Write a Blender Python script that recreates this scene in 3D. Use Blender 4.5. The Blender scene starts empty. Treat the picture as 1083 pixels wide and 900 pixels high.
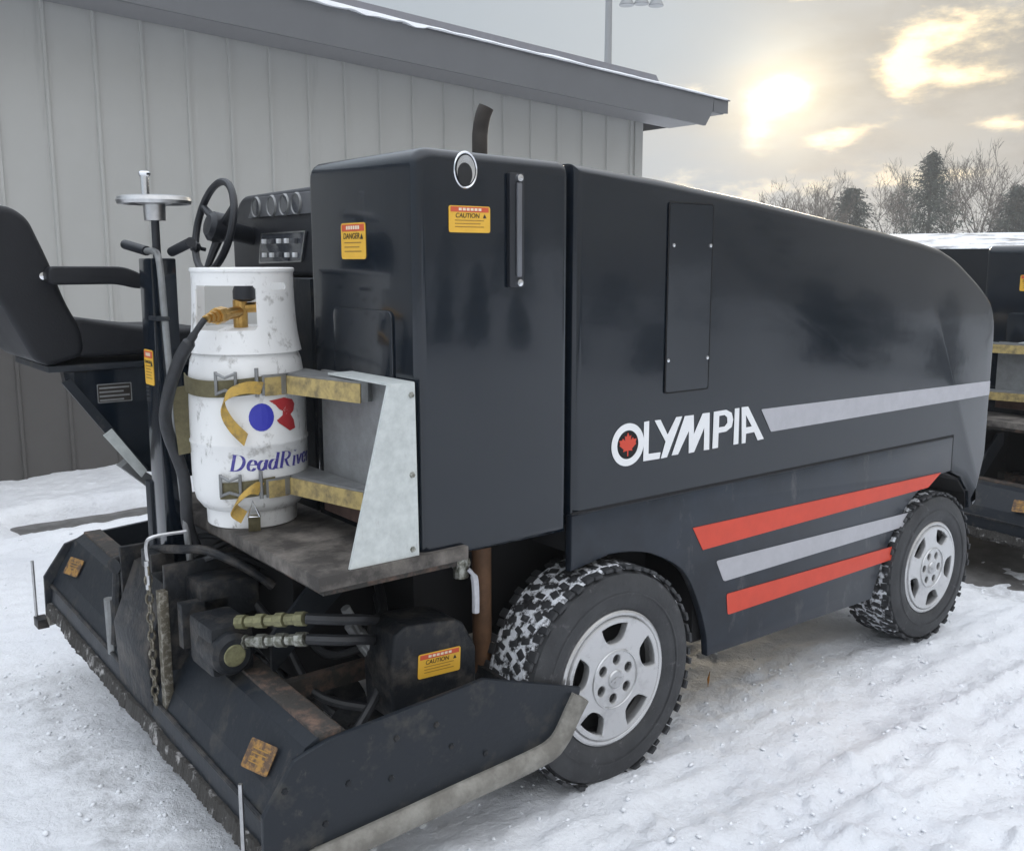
import bpy, bmesh, math, random
import numpy as np
from mathutils import Vector, Matrix, noise as mnoise
random.seed(7)
S = bpy.context.scene
C = S.collection
PI = math.pi
R = math.radians

# ------------------------------------------------------------------ materials
def mat(name, col, rough=0.5, metal=0.0, coat=0.0, spec=0.5, var=0.0, vscale=6.0, bump=0.0, bscale=40.0, col2=None,
        thr=None, thr_w=0.08, rvar=0.0, detail=6.0, bdist=0.01):
    m = bpy.data.materials.new(name); m.use_nodes = True
    nt = m.node_tree; n = nt.nodes; l = nt.links
    b = n['Principled BSDF']
    b.inputs['Base Color'].default_value = (*col, 1)
    b.inputs['Roughness'].default_value = rough
    b.inputs['Metallic'].default_value = metal
    b.inputs['Specular IOR Level'].default_value = spec
    b.inputs['Coat Weight'].default_value = coat
    b.inputs['Coat Roughness'].default_value = 0.06
    tc = n.new('ShaderNodeTexCoord')
    if var or col2 or rvar:
        t = n.new('ShaderNodeTexNoise'); t.inputs['Scale'].default_value = vscale
        t.inputs['Detail'].default_value = detail; t.inputs['Roughness'].default_value = 0.65
        l.new(tc.outputs['Object'], t.inputs['Vector'])
        r = n.new('ShaderNodeMapRange')
        a, z = (thr - thr_w, thr + thr_w) if thr is not None else (0.3, 0.7)
        r.inputs['From Min'].default_value = a; r.inputs['From Max'].default_value = z
        l.new(t.outputs['Fac'], r.inputs['Value'])
        mx = n.new('ShaderNodeMix'); mx.data_type = 'RGBA'
        c2 = col2 if col2 else tuple(c * (1 - var) for c in col)
        mx.inputs[6].default_value = (*col, 1); mx.inputs[7].default_value = (*c2, 1)
        l.new(r.outputs[0], mx.inputs[0]); l.new(mx.outputs[2], b.inputs['Base Color'])
        if rvar:
            rr = n.new('ShaderNodeMapRange')
            rr.inputs['To Min'].default_value = rough; rr.inputs['To Max'].default_value = min(1, rough + rvar)
            l.new(t.outputs['Fac'], rr.inputs['Value']); l.new(rr.outputs[0], b.inputs['Roughness'])
    if bump:
        t2 = n.new('ShaderNodeTexNoise'); t2.inputs['Scale'].default_value = bscale; t2.inputs['Detail'].default_value = 5
        l.new(tc.outputs['Object'], t2.inputs['Vector'])
        bp = n.new('ShaderNodeBump'); bp.inputs['Strength'].default_value = bump; bp.inputs['Distance'].default_value = bdist
        l.new(t2.outputs['Fac'], bp.inputs['Height']); l.new(bp.outputs[0], b.inputs['Normal'])
        if coat: l.new(bp.outputs[0], b.inputs['Coat Normal'])
    return m

M = {}
M['paint'] = mat('black_paint', (0.0045, 0.0085, 0.0145), 0.09, coat=0.30, spec=0.42, rvar=0.12, vscale=3.0, bump=0.10, bscale=1.6, bdist=0.02)
M['paint2'] = mat('black_paint_dusty', (0.008, 0.011, 0.016), 0.20, coat=0.1, spec=0.4, rvar=0.30, var=-1.6, vscale=4, bump=0.1, bscale=1.8, bdist=0.02)
M['steel_black'] = mat('black_steel', (0.011, 0.015, 0.021), 0.34, spec=0.4, rvar=0.3, col2=(0.05, 0.048, 0.044), thr=0.62, vscale=9, bump=0.25, bscale=60, bdist=0.003)
M['steel_dirty'] = mat('dirty_steel', (0.009, 0.011, 0.014), 0.5, spec=0.35, col2=(0.08, 0.07, 0.06), thr=0.60, thr_w=0.14, vscale=12, bump=0.5, bscale=45, bdist=0.006)
M['rusty'] = mat('rusty_beam', (0.040, 0.036, 0.032), 0.75, col2=(0.15, 0.095, 0.07), thr=0.58, thr_w=0.1, vscale=18, bump=0.6, bscale=60, bdist=0.006)
M['skid'] = mat('worn_rubber_strip', (0.17, 0.16, 0.14), 0.75, col2=(0.30, 0.29, 0.26), thr=0.55, thr_w=0.15, vscale=14, bump=0.6, bscale=70, bdist=0.005)
M['blade'] = mat('caked_blade', (0.045, 0.042, 0.038), 0.8, col2=(0.42, 0.41, 0.40), thr=0.60, thr_w=0.06, vscale=16, bump=0.8, bscale=50, bdist=0.012)
M['deck'] = mat('weathered_deck', (0.045, 0.040, 0.036), 0.7, col2=(0.19, 0.17, 0.15), thr=0.55, thr_w=0.12, vscale=7, bump=0.5, bscale=50, bdist=0.006)
M['galv'] = mat('galvanised_sheet', (0.60, 0.63, 0.615), 0.5, metal=0.12, col2=(0.46, 0.49, 0.48), thr=0.52, thr_w=0.18, vscale=30, bump=0.1, bscale=60)
M['galv_dull'] = mat('dull_galvanised', (0.30, 0.31, 0.31), 0.5, metal=0.5, col2=(0.20, 0.20, 0.20), thr=0.5, thr_w=0.2, vscale=16)
M['chrome'] = mat('chrome', (0.72, 0.73, 0.75), 0.16, metal=1.0)
M['alu'] = mat('brushed_aluminium', (0.60, 0.60, 0.60), 0.35, metal=1.0, var=0.3, vscale=25)
M['rim'] = mat('silver_wheel_paint', (0.58, 0.58, 0.58), 0.27, metal=0.65, coat=0.25, col2=(0.38, 0.38, 0.38), thr=0.64, thr_w=0.12, vscale=14)
M['rim_dark'] = mat('wheel_recess', (0.012, 0.012, 0.013), 0.7)
M['rubber'] = mat('tyre_rubber', (0.024, 0.025, 0.028), 0.6, col2=(0.048, 0.050, 0.053), thr=0.52, thr_w=0.2, vscale=8, bump=0.35, bscale=70, bdist=0.003)
M['tread_snow'] = mat('snow_in_tread', (0.02, 0.02, 0.022), 0.7, col2=(0.78, 0.80, 0.84), thr=0.50, thr_w=0.055, vscale=30, bump=0.6, bscale=60, detail=7)
M['red'] = mat('red_stripe', (0.66, 0.075, 0.042), 0.42, var=0.12, vscale=14, spec=0.3)
M['grey_stripe'] = mat('grey_stripe', (0.46, 0.46, 0.49), 0.4, var=0.12, vscale=20, spec=0.3)
M['white'] = mat('white_vinyl', (0.82, 0.83, 0.84), 0.4, var=0.06, vscale=16)
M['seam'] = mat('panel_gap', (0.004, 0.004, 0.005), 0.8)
M['yellow'] = mat('yellow_label', (0.80, 0.46, 0.05), 0.45, var=0.10, vscale=30)
M['yellow_worn'] = mat('worn_yellow_label', (0.36, 0.19, 0.045), 0.65, col2=(0.10, 0.06, 0.035), thr=0.49, thr_w=0.08, vscale=42)
M['label_red'] = mat('label_red', (0.62, 0.10, 0.04), 0.45, var=0.1, vscale=30)
M['label_pale'] = mat('label_pale', (0.80, 0.66, 0.5), 0.5)
M['ink'] = mat('label_ink', (0.02, 0.016, 0.012), 0.5)
M['ink_soft'] = mat('label_small_print', (0.33, 0.18, 0.03), 0.5)
M['vinyl'] = mat('black_seat_vinyl', (0.008, 0.009, 0.012), 0.42, spec=0.35, bump=0.35, bscale=160, bdist=0.002, rvar=0.2, vscale=6)
M['plastic'] = mat('black_plastic', (0.011, 0.013, 0.018), 0.36, rvar=0.15, vscale=10)
M['gauge'] = mat('gauge_face', (0.05, 0.055, 0.065), 0.15, coat=0.8)
M['panelgrey'] = mat('grey_instrument_plate', (0.16, 0.165, 0.18), 0.3, metal=0.5)
M['tank'] = mat('white_tank_paint', (0.80, 0.80, 0.79), 0.42, col2=(0.30, 0.285, 0.26), thr=0.635, thr_w=0.07, vscale=16, bump=0.18, bscale=24, bdist=0.006, detail=10)
def grime(m, col, thr, scale):
    nt = m.node_tree; n = nt.nodes; l = nt.links; b = n['Principled BSDF']; src = b.inputs['Base Color'].links[0].from_socket
    tc = n.new('ShaderNodeTexCoord'); mp = n.new('ShaderNodeMapping'); mp.inputs['Scale'].default_value = scale; l.new(tc.outputs['Object'], mp.inputs['Vector'])
    t = n.new('ShaderNodeTexNoise'); t.inputs['Scale'].default_value = 1; t.inputs['Detail'].default_value = 9; t.inputs['Roughness'].default_value = .72; l.new(mp.outputs[0], t.inputs['Vector'])
    r = n.new('ShaderNodeMapRange'); r.inputs['From Min'].default_value = thr; r.inputs['From Max'].default_value = thr + .09; r.inputs['To Max'].default_value = .8; l.new(t.outputs['Fac'], r.inputs['Value'])
    mx = n.new('ShaderNodeMix'); mx.data_type = 'RGBA'; mx.inputs[7].default_value = (*col, 1); l.new(r.outputs[0], mx.inputs[0]); l.new(src, mx.inputs[6]); l.new(mx.outputs[2], b.inputs['Base Color'])
grime(M['tank'], (.20, .185, .165), .60, (26, 26, 9))
grime(M['paint2'], (.07, .072, .075), .57, (7, 7, 3))
grime(M['steel_black'], (.07, .062, .055), .60, (14, 14, 10))
grime(M['rubber'], (.10, .10, .105), .58, (20, 20, 20))
grime(M['galv'], (.40, .41, .40), .60, (40, 40, 8))
grime(M['rim'], (.30, .30, .29), .62, (30, 30, 30))
M['brass'] = mat('brass', (0.62, 0.38, 0.12), 0.3, metal=0.9, var=0.3, vscale=50)
M['blue'] = mat('blue_print', (0.035, 0.04, 0.42), 0.45)
M['navy'] = mat('navy_print', (0.06, 0.05, 0.28), 0.5, col2=(0.22, 0.20, 0.42), thr=0.66, thr_w=0.05, vscale=60)
M['print_red'] = mat('red_print', (0.42, 0.03, 0.035), 0.5, col2=(0.72, 0.6, 0.58), thr=0.66, thr_w=0.04, vscale=60)
M['olive'] = mat('olive_webbing', (0.16, 0.14, 0.075), 0.85, var=0.35, vscale=60, bump=0.4, bscale=220, bdist=0.002)
M['webbing'] = mat('yellow_webbing', (0.46, 0.35, 0.14), 0.8, col2=(0.20, 0.16, 0.085), thr=0.55, thr_w=0.12, vscale=26, bump=0.4, bscale=200, bdist=0.002)
M['gold'] = mat('gold_webbing', (0.50, 0.32, 0.07), 0.75, col2=(0.27, 0.19, 0.07), thr=0.55, thr_w=0.1, vscale=30, bump=0.4, bscale=200, bdist=0.002)
M['hose'] = mat('black_hose', (0.014, 0.015, 0.017), 0.5, var=-0.8, vscale=30)
M['crimp'] = mat('zinc_fitting', (0.42, 0.42, 0.38), 0.45, metal=0.7, col2=(0.13, 0.13, 0.10), thr=0.5, thr_w=0.1, vscale=50)
M['crimp_olive'] = mat('yellowed_zinc_fitting', (0.27, 0.26, 0.14), 0.5, metal=0.4, var=0.5, vscale=50)
M['chain'] = mat('greasy_chain', (0.13, 0.115, 0.085), 0.55, metal=0.5, col2=(0.40, 0.38, 0.33), thr=0.58, thr_w=0.1, vscale=60)
M['brownpipe'] = mat('rusty_brown_pipe', (0.17, 0.085, 0.04), 0.7, var=0.5, vscale=16)
M['exhaust'] = mat('scorched_exhaust', (0.060, 0.050, 0.044), 0.6, metal=0.3, var=0.5, vscale=12)
M['wall'] = mat('grey_metal_siding', (0.485, 0.485, 0.465), 0.55, var=0.05, vscale=2.0, bump=0.04, bscale=3)
grime(M['wall'], (.40, .40, .385), .60, (6, 6, .5))
M['wainscot'] = mat('charcoal_metal_siding', (0.105, 0.10, 0.095), 0.55, var=0.10, vscale=3)
M['fascia'] = mat('grey_fascia_metal', (0.15, 0.155, 0.165), 0.5, var=0.08, vscale=3)
M['soffit'] = mat('soffit_metal', (0.26, 0.26, 0.27), 0.6)
M['roof'] = mat('roof_metal', (0.22, 0.22, 0.24), 0.5, var=0.1)
M['snow'] = mat('roof_snow', (0.86, 0.88, 0.91), 0.6, bump=0.5, bscale=18, bdist=0.02)
M['roof_patchy'] = mat('patchy_roof_snow', (0.80, 0.82, 0.85), 0.7, col2=(0.20, 0.20, 0.21), thr=0.55, thr_w=0.06, vscale=1.1)
M['pole'] = mat('galvanised_pole', (0.30, 0.31, 0.32), 0.5, metal=0.4)
M['bark'] = mat('grey_brown_bark', (0.105, 0.09, 0.075), 0.9, var=0.3, vscale=4)
M['twig'] = mat('bare_twigs', (0.115, 0.095, 0.075), 0.9)
M['needle'] = mat('conifer_needles', (0.030, 0.042, 0.030), 0.8, col2=(0.07, 0.085, 0.065), thr=0.55, thr_w=0.15, vscale=0.9)
M['leaf'] = mat('orange_dead_leaf', (0.45, 0.19, 0.03), 0.7, var=0.4, vscale=60)
M['shed'] = mat('dark_shed_boards', (0.12, 0.12, 0.12), 0.8, var=0.3, vscale=4)
M['white_handle'] = mat('white_plastic_sleeve', (0.72, 0.73, 0.78), 0.4, var=0.2, vscale=60)
M['redflap'] = mat('brown_board', (0.13, 0.075, 0.06), 0.8, var=0.5, vscale=20)

def mat_snow():
    m = bpy.data.materials.new('trodden_snow'); m.use_nodes = True
    nt = m.node_tree; n = nt.nodes; l = nt.links; b = n['Principled BSDF']
    tc = n.new('ShaderNodeTexCoord')
    def noi(sc, det=6, ro=0.6):
        t = n.new('ShaderNodeTexNoise'); t.inputs['Scale'].default_value = sc
        t.inputs['Detail'].default_value = det; t.inputs['Roughness'].default_value = ro
        l.new(tc.outputs['Object'], t.inputs['Vector']); return t
    a = noi(0.9); s = noi(30, 8, 0.72)
    r1 = n.new('ShaderNodeMapRange'); r1.inputs['From Min'].default_value = 0.35; r1.inputs['From Max'].default_value = 0.7
    l.new(a.outputs['Fac'], r1.inputs['Value'])
    mx = n.new('ShaderNodeMix'); mx.data_type = 'RGBA'
    mx.inputs[6].default_value = (0.865, 0.88, 0.905, 1); mx.inputs[7].default_value = (0.78, 0.80, 0.84, 1)
    l.new(r1.outputs[0], mx.inputs[0])
    r2 = n.new('ShaderNodeMapRange'); r2.inputs['From Min'].default_value = 0.58; r2.inputs['From Max'].default_value = 0.74
    r2.inputs['To Max'].default_value = 0.30
    l.new(s.outputs['Fac'], r2.inputs['Value'])
    mx2 = n.new('ShaderNodeMix'); mx2.data_type = 'RGBA'
    mx2.inputs[7].default_value = (0.34, 0.34, 0.36, 1)
    l.new(mx.outputs[2], mx2.inputs[6]); l.new(r2.outputs[0], mx2.inputs[0])
    # slush and grit left where the machine drags through: stored per vertex as 'dirt'
    at = n.new('ShaderNodeAttribute'); at.attribute_name = 'dirt'
    mu = n.new('ShaderNodeMath'); mu.operation = 'MULTIPLY'
    r3 = n.new('ShaderNodeMapRange'); r3.inputs['From Min'].default_value = 0.42; r3.inputs['From Max'].default_value = 0.62
    sp = noi(9, 8, 0.75); l.new(sp.outputs['Fac'], r3.inputs['Value'])
    l.new(at.outputs['Fac'], mu.inputs[0]); l.new(r3.outputs[0], mu.inputs[1])
    mx3 = n.new('ShaderNodeMix'); mx3.data_type = 'RGBA'; mx3.inputs[7].default_value = (0.20, 0.195, 0.19, 1)
    l.new(mx2.outputs[2], mx3.inputs[6]); l.new(mu.outputs[0], mx3.inputs[0])
    l.new(mx3.outputs[2], b.inputs['Base Color'])
    b.inputs['Roughness'].default_value = 0.55
    b.inputs['Subsurface Weight'].default_value = 0.0
    f = noi(55, 6, 0.7); g = noi(9, 4, 0.6)
    ad = n.new('ShaderNodeMath'); ad.operation = 'MULTIPLY_ADD'; ad.inputs[1].default_value = 0.35
    l.new(f.outputs['Fac'], ad.inputs[0]); l.new(g.outputs['Fac'], ad.inputs[2])
    bp = n.new('ShaderNodeBump'); bp.inputs['Strength'].default_value = 0.8; bp.inputs['Distance'].default_value = 0.03
    l.new(ad.outputs[0], bp.inputs['Height']); l.new(bp.outputs[0], b.inputs['Normal'])
    return m
M['ground'] = mat_snow()
M['asphalt'] = mat('wet_asphalt', (0.085, 0.082, 0.078), 0.55, col2=(0.16, 0.155, 0.15), thr=0.52, thr_w=0.15, vscale=10, bump=0.4, bscale=120, bdist=0.004)

# ------------------------------------------------------------------ mesh helpers
class MB:
    def __init__(s): s.v = []; s.f = []; s.flat = set()
    def add(s, vs, fs, flat=()):
        o = len(s.v); fo = len(s.f)
        s.v += [tuple(v) for v in vs]; s.f += [tuple(i + o for i in f) for f in fs]
        s.flat |= {fo + i for i in flat}; return s
    def box(s, c, d, r=0.0, rot=None):
        bm = bmesh.new(); bmesh.ops.create_cube(bm, size=1)
        for v in bm.verts: v.co = Vector((v.co.x * d[0], v.co.y * d[1], v.co.z * d[2]))
        if r > 0: bmesh.ops.bevel(bm, geom=list(bm.edges), offset=r, segments=2, affect='EDGES', profile=0.6)
        mt = Matrix.Translation(c)
        if rot is not None: mt = mt @ rot
        bm.transform(mt); bm.verts.index_update()
        s.add([v.co[:] for v in bm.verts], [[v.index for v in f.verts] for f in bm.faces]); bm.free(); return s
    def bb(s, a, b, r=0.0):
        return s.box([(a[i] + b[i]) / 2 for i in range(3)], [abs(b[i] - a[i]) for i in range(3)], r)
    def tube(s, pts, r, n=10, cap=True):
        pts = [Vector(p) for p in pts]; k = len(pts)
        rs = r if isinstance(r, (list, tuple)) else [r] * k
        T = []
        for i in range(k):
            a = pts[max(i - 1, 0)]; b = pts[min(i + 1, k - 1)]; T.append((b - a).normalized())
        u = T[0].orthogonal().normalized(); vs = []
        for i in range(k):
            u = (u - T[i] * u.dot(T[i])).normalized(); w = T[i].cross(u)
            for j in range(n):
                an = 2 * PI * j / n; vs.append(pts[i] + (u * math.cos(an) + w * math.sin(an)) * rs[i])
        fs = [(i * n + j, i * n + (j + 1) % n, (i + 1) * n + (j + 1) % n, (i + 1) * n + j) for i in range(k - 1) for j in range(n)]
        fl = []
        if cap:
            fl = [len(fs), len(fs) + 1]
            fs += [tuple(range(n))[::-1], tuple((k - 1) * n + j for j in range(n))]
        return s.add(vs, fs, fl)
    def strip(s, pts, width, up, th=0.003):
        # a flat band along a path, `up` the width direction
        up = Vector(up).normalized(); pts = [Vector(p) for p in pts]; vs = []
        for i, p in enumerate(pts):
            t = (pts[min(i + 1, len(pts) - 1)] - pts[max(i - 1, 0)]).normalized(); nn = t.cross(up).normalized()
            for a, b in ((-.5, 0), (.5, 0), (.5, 1), (-.5, 1)): vs.append(p + up * width * a + nn * th * b)
        fs = []
        for i in range(len(pts) - 1):
            for j in range(4): fs.append((i * 4 + j, i * 4 + (j + 1) % 4, i * 4 + 4 + (j + 1) % 4, i * 4 + 4 + j))
        fs += [(3, 2, 1, 0), tuple((len(pts) - 1) * 4 + j for j in range(4))]
        return s.add(vs, fs)
    def lathe(s, prof, c=(0, 0, 0), axis='Z', n=48, close=False):
        vs = []; k = len(prof)
        for j in range(n):
            a = 2 * PI * j / n
            for r, h in prof:
                x, y = r * math.cos(a), r * math.sin(a)
                p = (x, y, h) if axis == 'Z' else ((x, h, y) if axis == 'Y' else (h, x, y))
                vs.append((p[0] + c[0], p[1] + c[1], p[2] + c[2]))
        m = k if close else k - 1
        fs = [(j * k + i, ((j + 1) % n) * k + i, ((j + 1) % n) * k + (i + 1) % k, j * k + (i + 1) % k) for j in range(n) for i in range(m)]
        return s.add(vs, fs)
    def prism(s, poly, a0, a1, axis='Y', r=0.0, n=4):
        # polygon (two coordinates) swept along axis with edges rounded by r
        k = len(poly); area = sum(poly[i][0] * poly[(i + 1) % k][1] - poly[(i + 1) % k][0] * poly[i][1] for i in range(k))
        if area < 0: poly = poly[::-1]
        def off(d):
            out = []
            for i in range(k):
                p = Vector(poly[i]); e1 = (p - Vector(poly[i - 1])).normalized(); e2 = (Vector(poly[(i + 1) % k]) - p).normalized()
                n1 = Vector((-e1.y, e1.x)); n2 = Vector((-e2.y, e2.x)); q = 1 + n1.dot(n2)
                out.append(p + (n1 + n2) / max(q, 0.35) * d)
            return out
        L = []
        if r > 0:
            for i in range(n + 1):
                t = PI / 2 * i / n; L.append((r * (1 - math.sin(t)), a0 + r * (1 - math.cos(t))))
            for i in range(n, -1, -1):
                t = PI / 2 * i / n; L.append((r * (1 - math.sin(t)), a1 - r * (1 - math.cos(t))))
        else: L = [(0, a0), (0, a1)]
        vs = []
        for d, h in L:
            for p in off(d): vs.append((p[0], h, p[1]) if axis == 'Y' else ((p[0], p[1], h) if axis == 'Z' else (h, p[0], p[1])))
        fs = [(i * k + j, i * k + (j + 1) % k, (i + 1) * k + (j + 1) % k, (i + 1) * k + j) for i in range(len(L) - 1) for j in range(k)]
        fl = [len(fs), len(fs) + 1]
        fs += [tuple(range(k))[::-1], tuple((len(L) - 1) * k + j for j in range(k))]
        return s.add(vs, fs, fl)
    def xf(s, mt):
        s.v = [tuple(mt @ Vector(v)) for v in s.v]; return s
    def map(s, fn):
        s.v = [tuple(fn(v)) for v in s.v]; return s
    def build(s, name, m, parent=None, smooth=True, ang=32, root=None):
        me = bpy.data.meshes.new(name)
        rt = root
        if rt is None and parent is not None:
            rt = parent
            while rt.parent: rt = rt.parent
        o0 = Vector(rt.location) if rt is not None else Vector((0, 0, 0))
        me.from_pydata([tuple(Vector(v) - o0) for v in s.v], [], s.f); me.update()
        bm = bmesh.new(); bm.from_mesh(me); bmesh.ops.recalc_face_normals(bm, faces=bm.faces); bm.to_mesh(me); bm.free()
        if smooth:
            me.polygons.foreach_set('use_smooth', [i not in s.flat for i in range(len(me.polygons))])
            me.set_sharp_from_angle(angle=R(ang))
        me.materials.append(m)
        o = bpy.data.objects.new(name, me); C.objects.link(o)
        if parent is not None: o.parent = parent
        return o

def roundp(poly, r, n=4):
    out = []; k = len(poly)
    for i in range(k):
        p = Vector(poly[i]); a = Vector(poly[i - 1]); b = Vector(poly[(i + 1) % k])
        rr = r[i] if isinstance(r, (list, tuple)) else r
        d = min(rr, (a - p).length * .45, (b - p).length * .45)
        if d < 1e-4: out.append(tuple(p)); continue
        q0 = p + (a - p).normalized() * d; q1 = p + (b - p).normalized() * d
        for j in range(n + 1):
            t = j / n; out.append(tuple(q0 * (1 - t) ** 2 + p * 2 * t * (1 - t) + q1 * t * t))
    return out

def rect(x0, z0, x1, z1, r=0): 
    p = [(x0, z0), (x1, z0), (x1, z1), (x0, z1)]
    return roundp(p, r) if r else p

def curve_mesh(loops, extrude=0.0, bevel=0.0):
    cu = bpy.data.curves.new('tmp', 'CURVE'); cu.dimensions = '2D'; cu.fill_mode = 'BOTH'
    cu.extrude = extrude; cu.bevel_depth = bevel; cu.bevel_resolution = 1
    for lp in loops:
        sp = cu.splines.new('POLY'); sp.points.add(len(lp) - 1); sp.use_cyclic_u = True
        for i, p in enumerate(lp): sp.points[i].co = (p[0], p[1], 0, 1)
    return cu_to(cu)
def cu_to(cu):
    o = bpy.data.objects.new('tmp', cu); C.objects.link(o)
    dg = bpy.context.evaluated_depsgraph_get(); e = o.evaluated_get(dg); me = e.to_mesh()
    v = [x.co[:] for x in me.vertices]; f = [tuple(p.vertices) for p in me.polygons]
    e.to_mesh_clear(); bpy.data.objects.remove(o); bpy.data.curves.remove(cu)
    return v, f
def text_mesh(txt, size, extrude=0.0, shear=0.0, offset=0.0):
    cu = bpy.data.curves.new('tmp', 'FONT'); cu.body = txt; cu.size = size; cu.extrude = extrude
    cu.shear = shear; cu.offset = offset; cu.align_x = 'CENTER'; cu.align_y = 'CENTER'
    return cu_to(cu)

def tag(o, label=None, cat=None, group=None, kind=None):
    if label: o['label'] = label
    if cat: o['category'] = cat
    if group: o['group'] = group
    if kind: o['kind'] = kind
    return o
def thing(name, loc, label, cat, group=None):
    o = bpy.data.objects.new(name, None); o.location = loc; o.empty_display_size = 0.2; C.objects.link(o)
    return tag(o, label, cat, group)
def frame(o, u, v):
    u = Vector(u).normalized(); v = Vector(v).normalized(); w = u.cross(v)
    m = Matrix.Identity(4)
    for i in range(3): m[i][0] = u[i]; m[i][1] = v[i]; m[i][2] = w[i]; m[i][3] = o[i]
    return m
def flat(parent, name, m, loops, mt, th=0.0008):
    v, f = curve_mesh(loops, th); b = MB().add(v, f); b.xf(mt); return b.build(name, m, parent, smooth=False)

def sticker(parent, c, u, v, w, h, title, worn=False):
    mt = frame(c, u, v); N = mt.col[2].xyz
    def lift(d): return Matrix.Translation(N * d) @ mt
    s = flat(parent, 'warning_label', M['yellow_worn'] if worn else M['yellow'], [rect(-w / 2, -h / 2, w / 2, h / 2, min(w, h) * .1)], mt, 0.001)
    if worn:
        bars = MB()
        for k in range(4): bars.add([(-w * .3, h * (.2 - .15 * k), .0016), (w * .25, h * (.2 - .15 * k), .0016), (w * .25, h * (.24 - .15 * k), .0016), (-w * .3, h * (.24 - .15 * k), .0016)], [(0, 1, 2, 3)])
        bars.xf(mt); bars.build('small_print', M['ink_soft'], s, smooth=False)
        return s
    flat(s, 'header', M['label_red'], [rect(-w * .46, h * .27, w * .46, h * .46)], lift(.0012), .0005)
    hb = MB()
    for k in range(6):
        x = -w * .27 + k * w * .095
        hb.add([(x, h * .32, .0022), (x + w * .07, h * .32, .0022), (x + w * .07, h * .42, .0022), (x, h * .42, .0022)], [(0, 1, 2, 3)])
    hb.xf(mt); hb.build('header_print', M['label_pale'], s, smooth=False)
    tv, tf = text_mesh(title, h * .25 if w > h else h * .16, 0.0003, 0.12, 0.0)
    mxw = max(abs(p[0]) for p in tv); sc = min(1.0, w * .34 / mxw)
    tb = MB().add([(p[0] * sc - w * .06, p[1] * sc + (h * .13 if w > h else h * .15), p[2] + .002) for p in tv], tf)
    # small warning triangle after the word
    tx = w * .36; ty = h * .10
    tb.add([(tx - h * .085, ty - h * .05, .0022), (tx + h * .085, ty - h * .05, .0022), (tx, ty + h * .11, .0022)], [(0, 1, 2)])
    tb.xf(mt); tb.build('lettering', M['ink'], s, smooth=False)
    bars = MB()
    for k in range(3 if w > h else 5):
        y = h * (-.06 - .12 * k) if w > h else h * (.02 - .085 * k); x1 = w * (.34 - .08 * (k % 2))
        bars.add([(-w * .36, y, .0016), (x1, y, .0016), (x1, y + h * .03, .0016), (-w * .36, y + h * .03, .0016)], [(0, 1, 2, 3)])
    bars.xf(mt); bars.build('small_print', M['ink_soft'], s, smooth=False)
    return s

# ------------------------------------------------------------------ the ice resurfacer
Y0, Y1 = 2.28, 4.22          # right and left flanks
XF = (1, 0, 0); ZU = (0, 0, 1); YB = (0, -1, 0)

def leafpoly(cx, cz, r):
    half = [(0, 1), (.17, .66), (.36, .76), (.30, .32), (.58, .56), (.66, .40), (.98, .42), (.86, .12), (.94, 0), (.46, -.36), (.52, -.54), (.06, -.48), (.05, -.95)]
    pts = half + [(-x, y) for x, y in half[::-1][:-1]]
    return [(cx + x * r, cz + y * r) for x, y in pts]

def spline(pts, n=8):
    pts = [Vector(p) for p in pts]; out = []
    for i in range(len(pts) - 1):
        p0 = pts[max(i - 1, 0)]; p1 = pts[i]; p2 = pts[i + 1]; p3 = pts[min(i + 2, len(pts) - 1)]
        for j in range(n):
            t = j / n
            out.append(0.5 * ((2 * p1) + (p2 - p0) * t + (2 * p0 - 5 * p1 + 4 * p2 - p3) * t * t + (3 * p1 - p0 - 3 * p2 + p3) * t ** 3))
    out.append(pts[-1]); return out

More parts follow.
